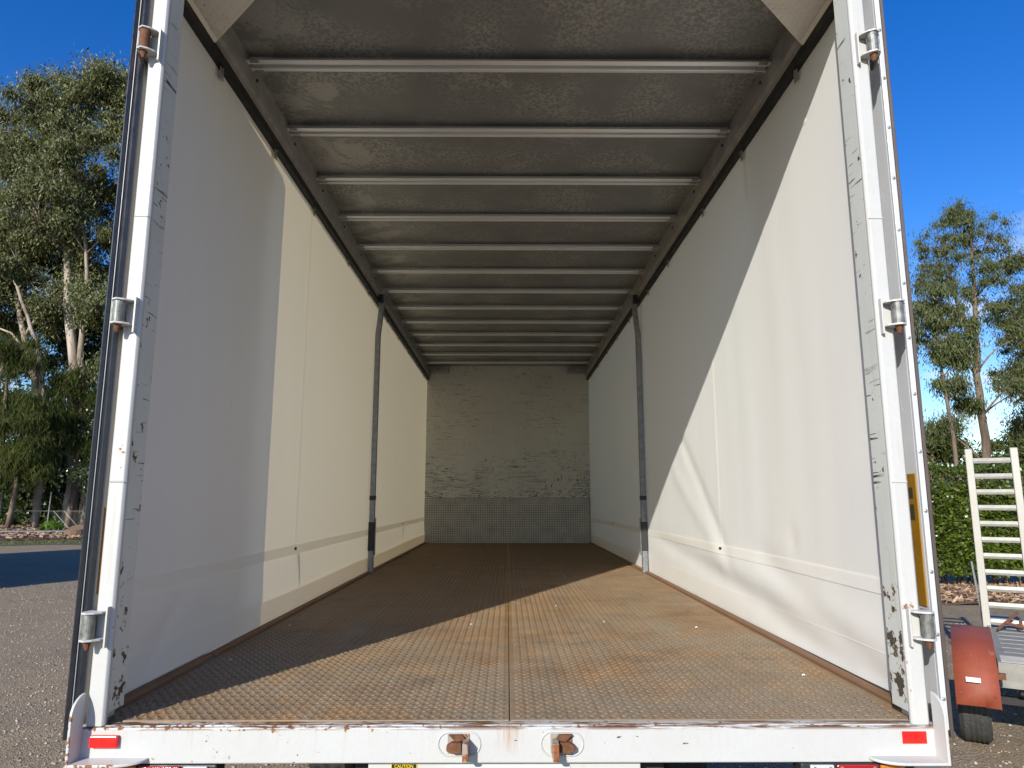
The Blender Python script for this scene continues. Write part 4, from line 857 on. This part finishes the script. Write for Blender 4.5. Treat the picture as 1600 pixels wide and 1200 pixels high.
# clipped hedge
hedge = empty('clipped_hedge', (11.5, 11.5, 0)); tag(hedge, 'clipped green leafy hedge with brown bare top behind the trailer', 'hedge')
n = 46000
x = RNG.uniform(-5.0, 5.5, n); z = 0.35 + RNG.uniform(0, 1, n) * 2.0; dep = np.abs(RNG.normal(0, 0.10, n)) + 0.06 * np.sin(x * 3.1 + z * 2.3) + 0.05 * np.sin(x * 7.3 - z * 5.1)
p = np.c_[x, -0.5 + dep, z]
nt = 14000; xt = RNG.uniform(-5.0, 5.5, nt); pt_ = np.c_[xt, RNG.uniform(-0.5, 0.5, nt), 2.33 + RNG.normal(0, 0.035, nt) + 0.04 * np.sin(xt * 5)]
p = np.vstack([p[(p[:, 2] < 2.02) | (RNG.uniform(0, 1, n) < 0.25)], pt_[RNG.uniform(0, 1, nt) < 0.55]]); N = len(p)
d = RNG.normal(0, 1, (N, 3)) + np.array([0, -0.8, -0.1]); d /= np.linalg.norm(d, axis=1)[:, None]
w = np.cross(d, RNG.normal(0, 1, (N, 3))); w /= np.linalg.norm(w, axis=1)[:, None]
L = RNG.uniform(0.05, 0.10, N)[:, None]; W = L * 0.6
V = np.stack([p, p + d * L * 0.5 + w * W * 0.5, p + d * L, p + d * L * 0.5 - w * W * 0.5], 1).reshape(-1, 3)
bulk('foliage', V, np.arange(N * 4).reshape(-1, 4), 'hedge_leaf', hedge)
tw = MB()
for k in range(900):
    x = random.uniform(-5, 5.5); y = random.uniform(-0.48, 0.1); z = random.uniform(1.9, 2.25)
    tw.tube([(x, y, z), (x + random.uniform(-0.12, 0.12), y + random.uniform(-0.1, 0.05), z + random.uniform(0.02, 0.16))], [0.007, 0.003], 4, cap=False)
for k in range(70):
    x = -5 + k * 0.15; tw.tube([(x, random.uniform(-0.3, 0.2), 0), (x + random.uniform(-0.1, 0.1), random.uniform(-0.3, 0.2), 1.0)], [0.03, 0.02], 5, cap=False)
tw.build('stems', 'twig_bark', hedge)
MB().box(-4.95, 5.45, -0.22, 0.4, 0.45, 2.16).build('leaf_core', 'shrub_leaf', hedge)
# litter and twigs below the hedge
lb = MB()
lb.grid(lambda a, b: (6.3 + 11.0 * a, 9.7 + 3.2 * b, 0.012 + 0.10 * math.sin(math.pi * b) + 0.02 * math.sin(a * 60)), 60, 8)
tag(lb.build('hedge_bed', 'mulch_soil', smooth=True), kind='structure')
n = 6000; x = RNG.uniform(6.5, 14, n); y = RNG.uniform(9.8, 11.6, n); c = np.c_[x, y, 0.02 + 0.10 * np.sin(np.pi * (y - 9.7) / 3.2) + RNG.uniform(0, 0.05, n)]
d1 = RNG.normal(0, 1, (n, 3)); d1[:, 2] *= 0.3; d1 /= np.linalg.norm(d1, axis=1)[:, None]; d2 = np.cross(d1, RNG.normal(0, 1, (n, 3))); d2 /= np.linalg.norm(d2, axis=1)[:, None]
L = RNG.uniform(0.02, 0.07, n)[:, None]; V = np.stack([c - d1 * L - d2 * L * 0.3, c + d1 * L - d2 * L * 0.3, c + d1 * L + d2 * L * 0.3, c - d1 * L + d2 * L * 0.3], 1)
tag(bulk('leaf_litter', V.reshape(-1, 3), np.arange(n * 4).reshape(-1, 4), 'mulch_chip'), 'brown leaf litter below the hedge', 'leaf litter', kind='stuff')

# ------------------------------------------------------------------ left: fence, pipe, stump, weed, added unseen shed
FY = 36.2
fence = empty('chain_link_fence', (-20, FY, 0)); tag(fence, 'low chain link wire fence with thin pale post below the trees at left', 'fence')
for x in (-7.5, -4.85, -2.2, 0.5): MB().tube([(x, 0, 0.1), (x + 0.05, 0, 2.15)], 0.035, 8).build('post', 'galvanised', fence)
MB().tube([(-7.5, 0, 1.12), (0.5, 0, 1.12)], 0.012, 6).build('top_wire', 'galvanised', fence)
wm = MB()
for k in range(-8, 60):
    for sg in (1, -1):
        x0 = -4.85 + k * 0.14; pts = []
        a = (x0, 0.01 * sg, 0.12) if sg > 0 else (x0 + 1.0, 0.01 * sg, 0.12); b = (x0 + 1.0, 0.01 * sg, 1.12) if sg > 0 else (x0, 0.01 * sg, 1.12)
        if -4.9 < a[0] < 0.6 and -4.9 < b[0] < 0.6: wm.tube([a, b], 0.007, 3, cap=False)
wm.build('wire_mesh', 'galvanised', fence)
MB().tube([(-34, 29.5, 0.25), (-26, 30.9, 0.24), (-20.6, 31.6, 0.24), (-18.5, 32.0, 0.25), (-12, 32.2, 0.25)], 0.07, 8).build('irrigation_pipe', 'pipe_grey', None, smooth=True)
tag(bpy.data.objects['irrigation_pipe'], 'grey pipe lying across the brown mulch bed', 'pipe')
stump = MB().tube([(0, 0, 0.0), (0.02, 0, 0.15), (0, 0.02, 0.30), (0, 0, 0.33)], [0.52, 0.45, 0.42, 0.36], 14).build('tree_stump', 'stump_wood', None, loc=(-18.8, 28.8, 0.12))
tag(stump, 'low brown tree stump in the mulch bed near the grass', 'stump')
weed = empty('weed_plant', (-22.2, 32.4, 0.15)); tag(weed, 'bright green leafy weed growing in the mulch bed', 'plant')
V, Q = leaves(np.array([(0, 0, 0.25), (0.4, 0, 0.2), (-0.4, 0.1, 0.2), (0.15, 0, 0.45)]), np.array([0.35, 0.3, 0.3, 0.25]), 60, 0.25, 0.12, 0.0, flat=0.6)
bulk('foliage', V, Q, 'weed_leaf', weed)
MB().tube([(0, 0, 0), (0.02, 0, 0.4)], [0.03, 0.015], 6).build('stem', 'twig_bark', weed)
# unseen shed added at left to throw the broad shadow across the yard
sa = Vector((-10.9, 10.2, 0)); sb = Vector((-18.6, 15.6, 0)); ln = (sb - sa).length
shed = empty('shadow_caster_shed', sa, math.atan2(sb.y - sa.y, sb.x - sa.x)); tag(shed, 'grey corrugated steel shed, added unseen left of the yard to cast a shadow', 'shed')
for k in range(int(ln / 0.4)):
    MB().box(k * 0.4 + 0.004, k * 0.4 + 0.396, 0.0, 0.04, 0, 4.3).build('wall_sheet', 'shed_steel', shed, bevel=0.01)
MB().box(0.02, ln - 0.4, 0.05, 5.0, 0, 4.3).build('wall', 'shed_steel', shed)
MB().prism([(-0.2, 4.305), (5.2, 4.305), (5.2, 4.4), (2.5, 4.7), (-0.2, 4.4)], -0.15, ln - 0.2, 0).build('roof', 'shed_steel', shed)
MB().box(-0.03, 0.015, 1.5, 3.8, 0.0, 3.2).build('door', 'white_paint', shed)
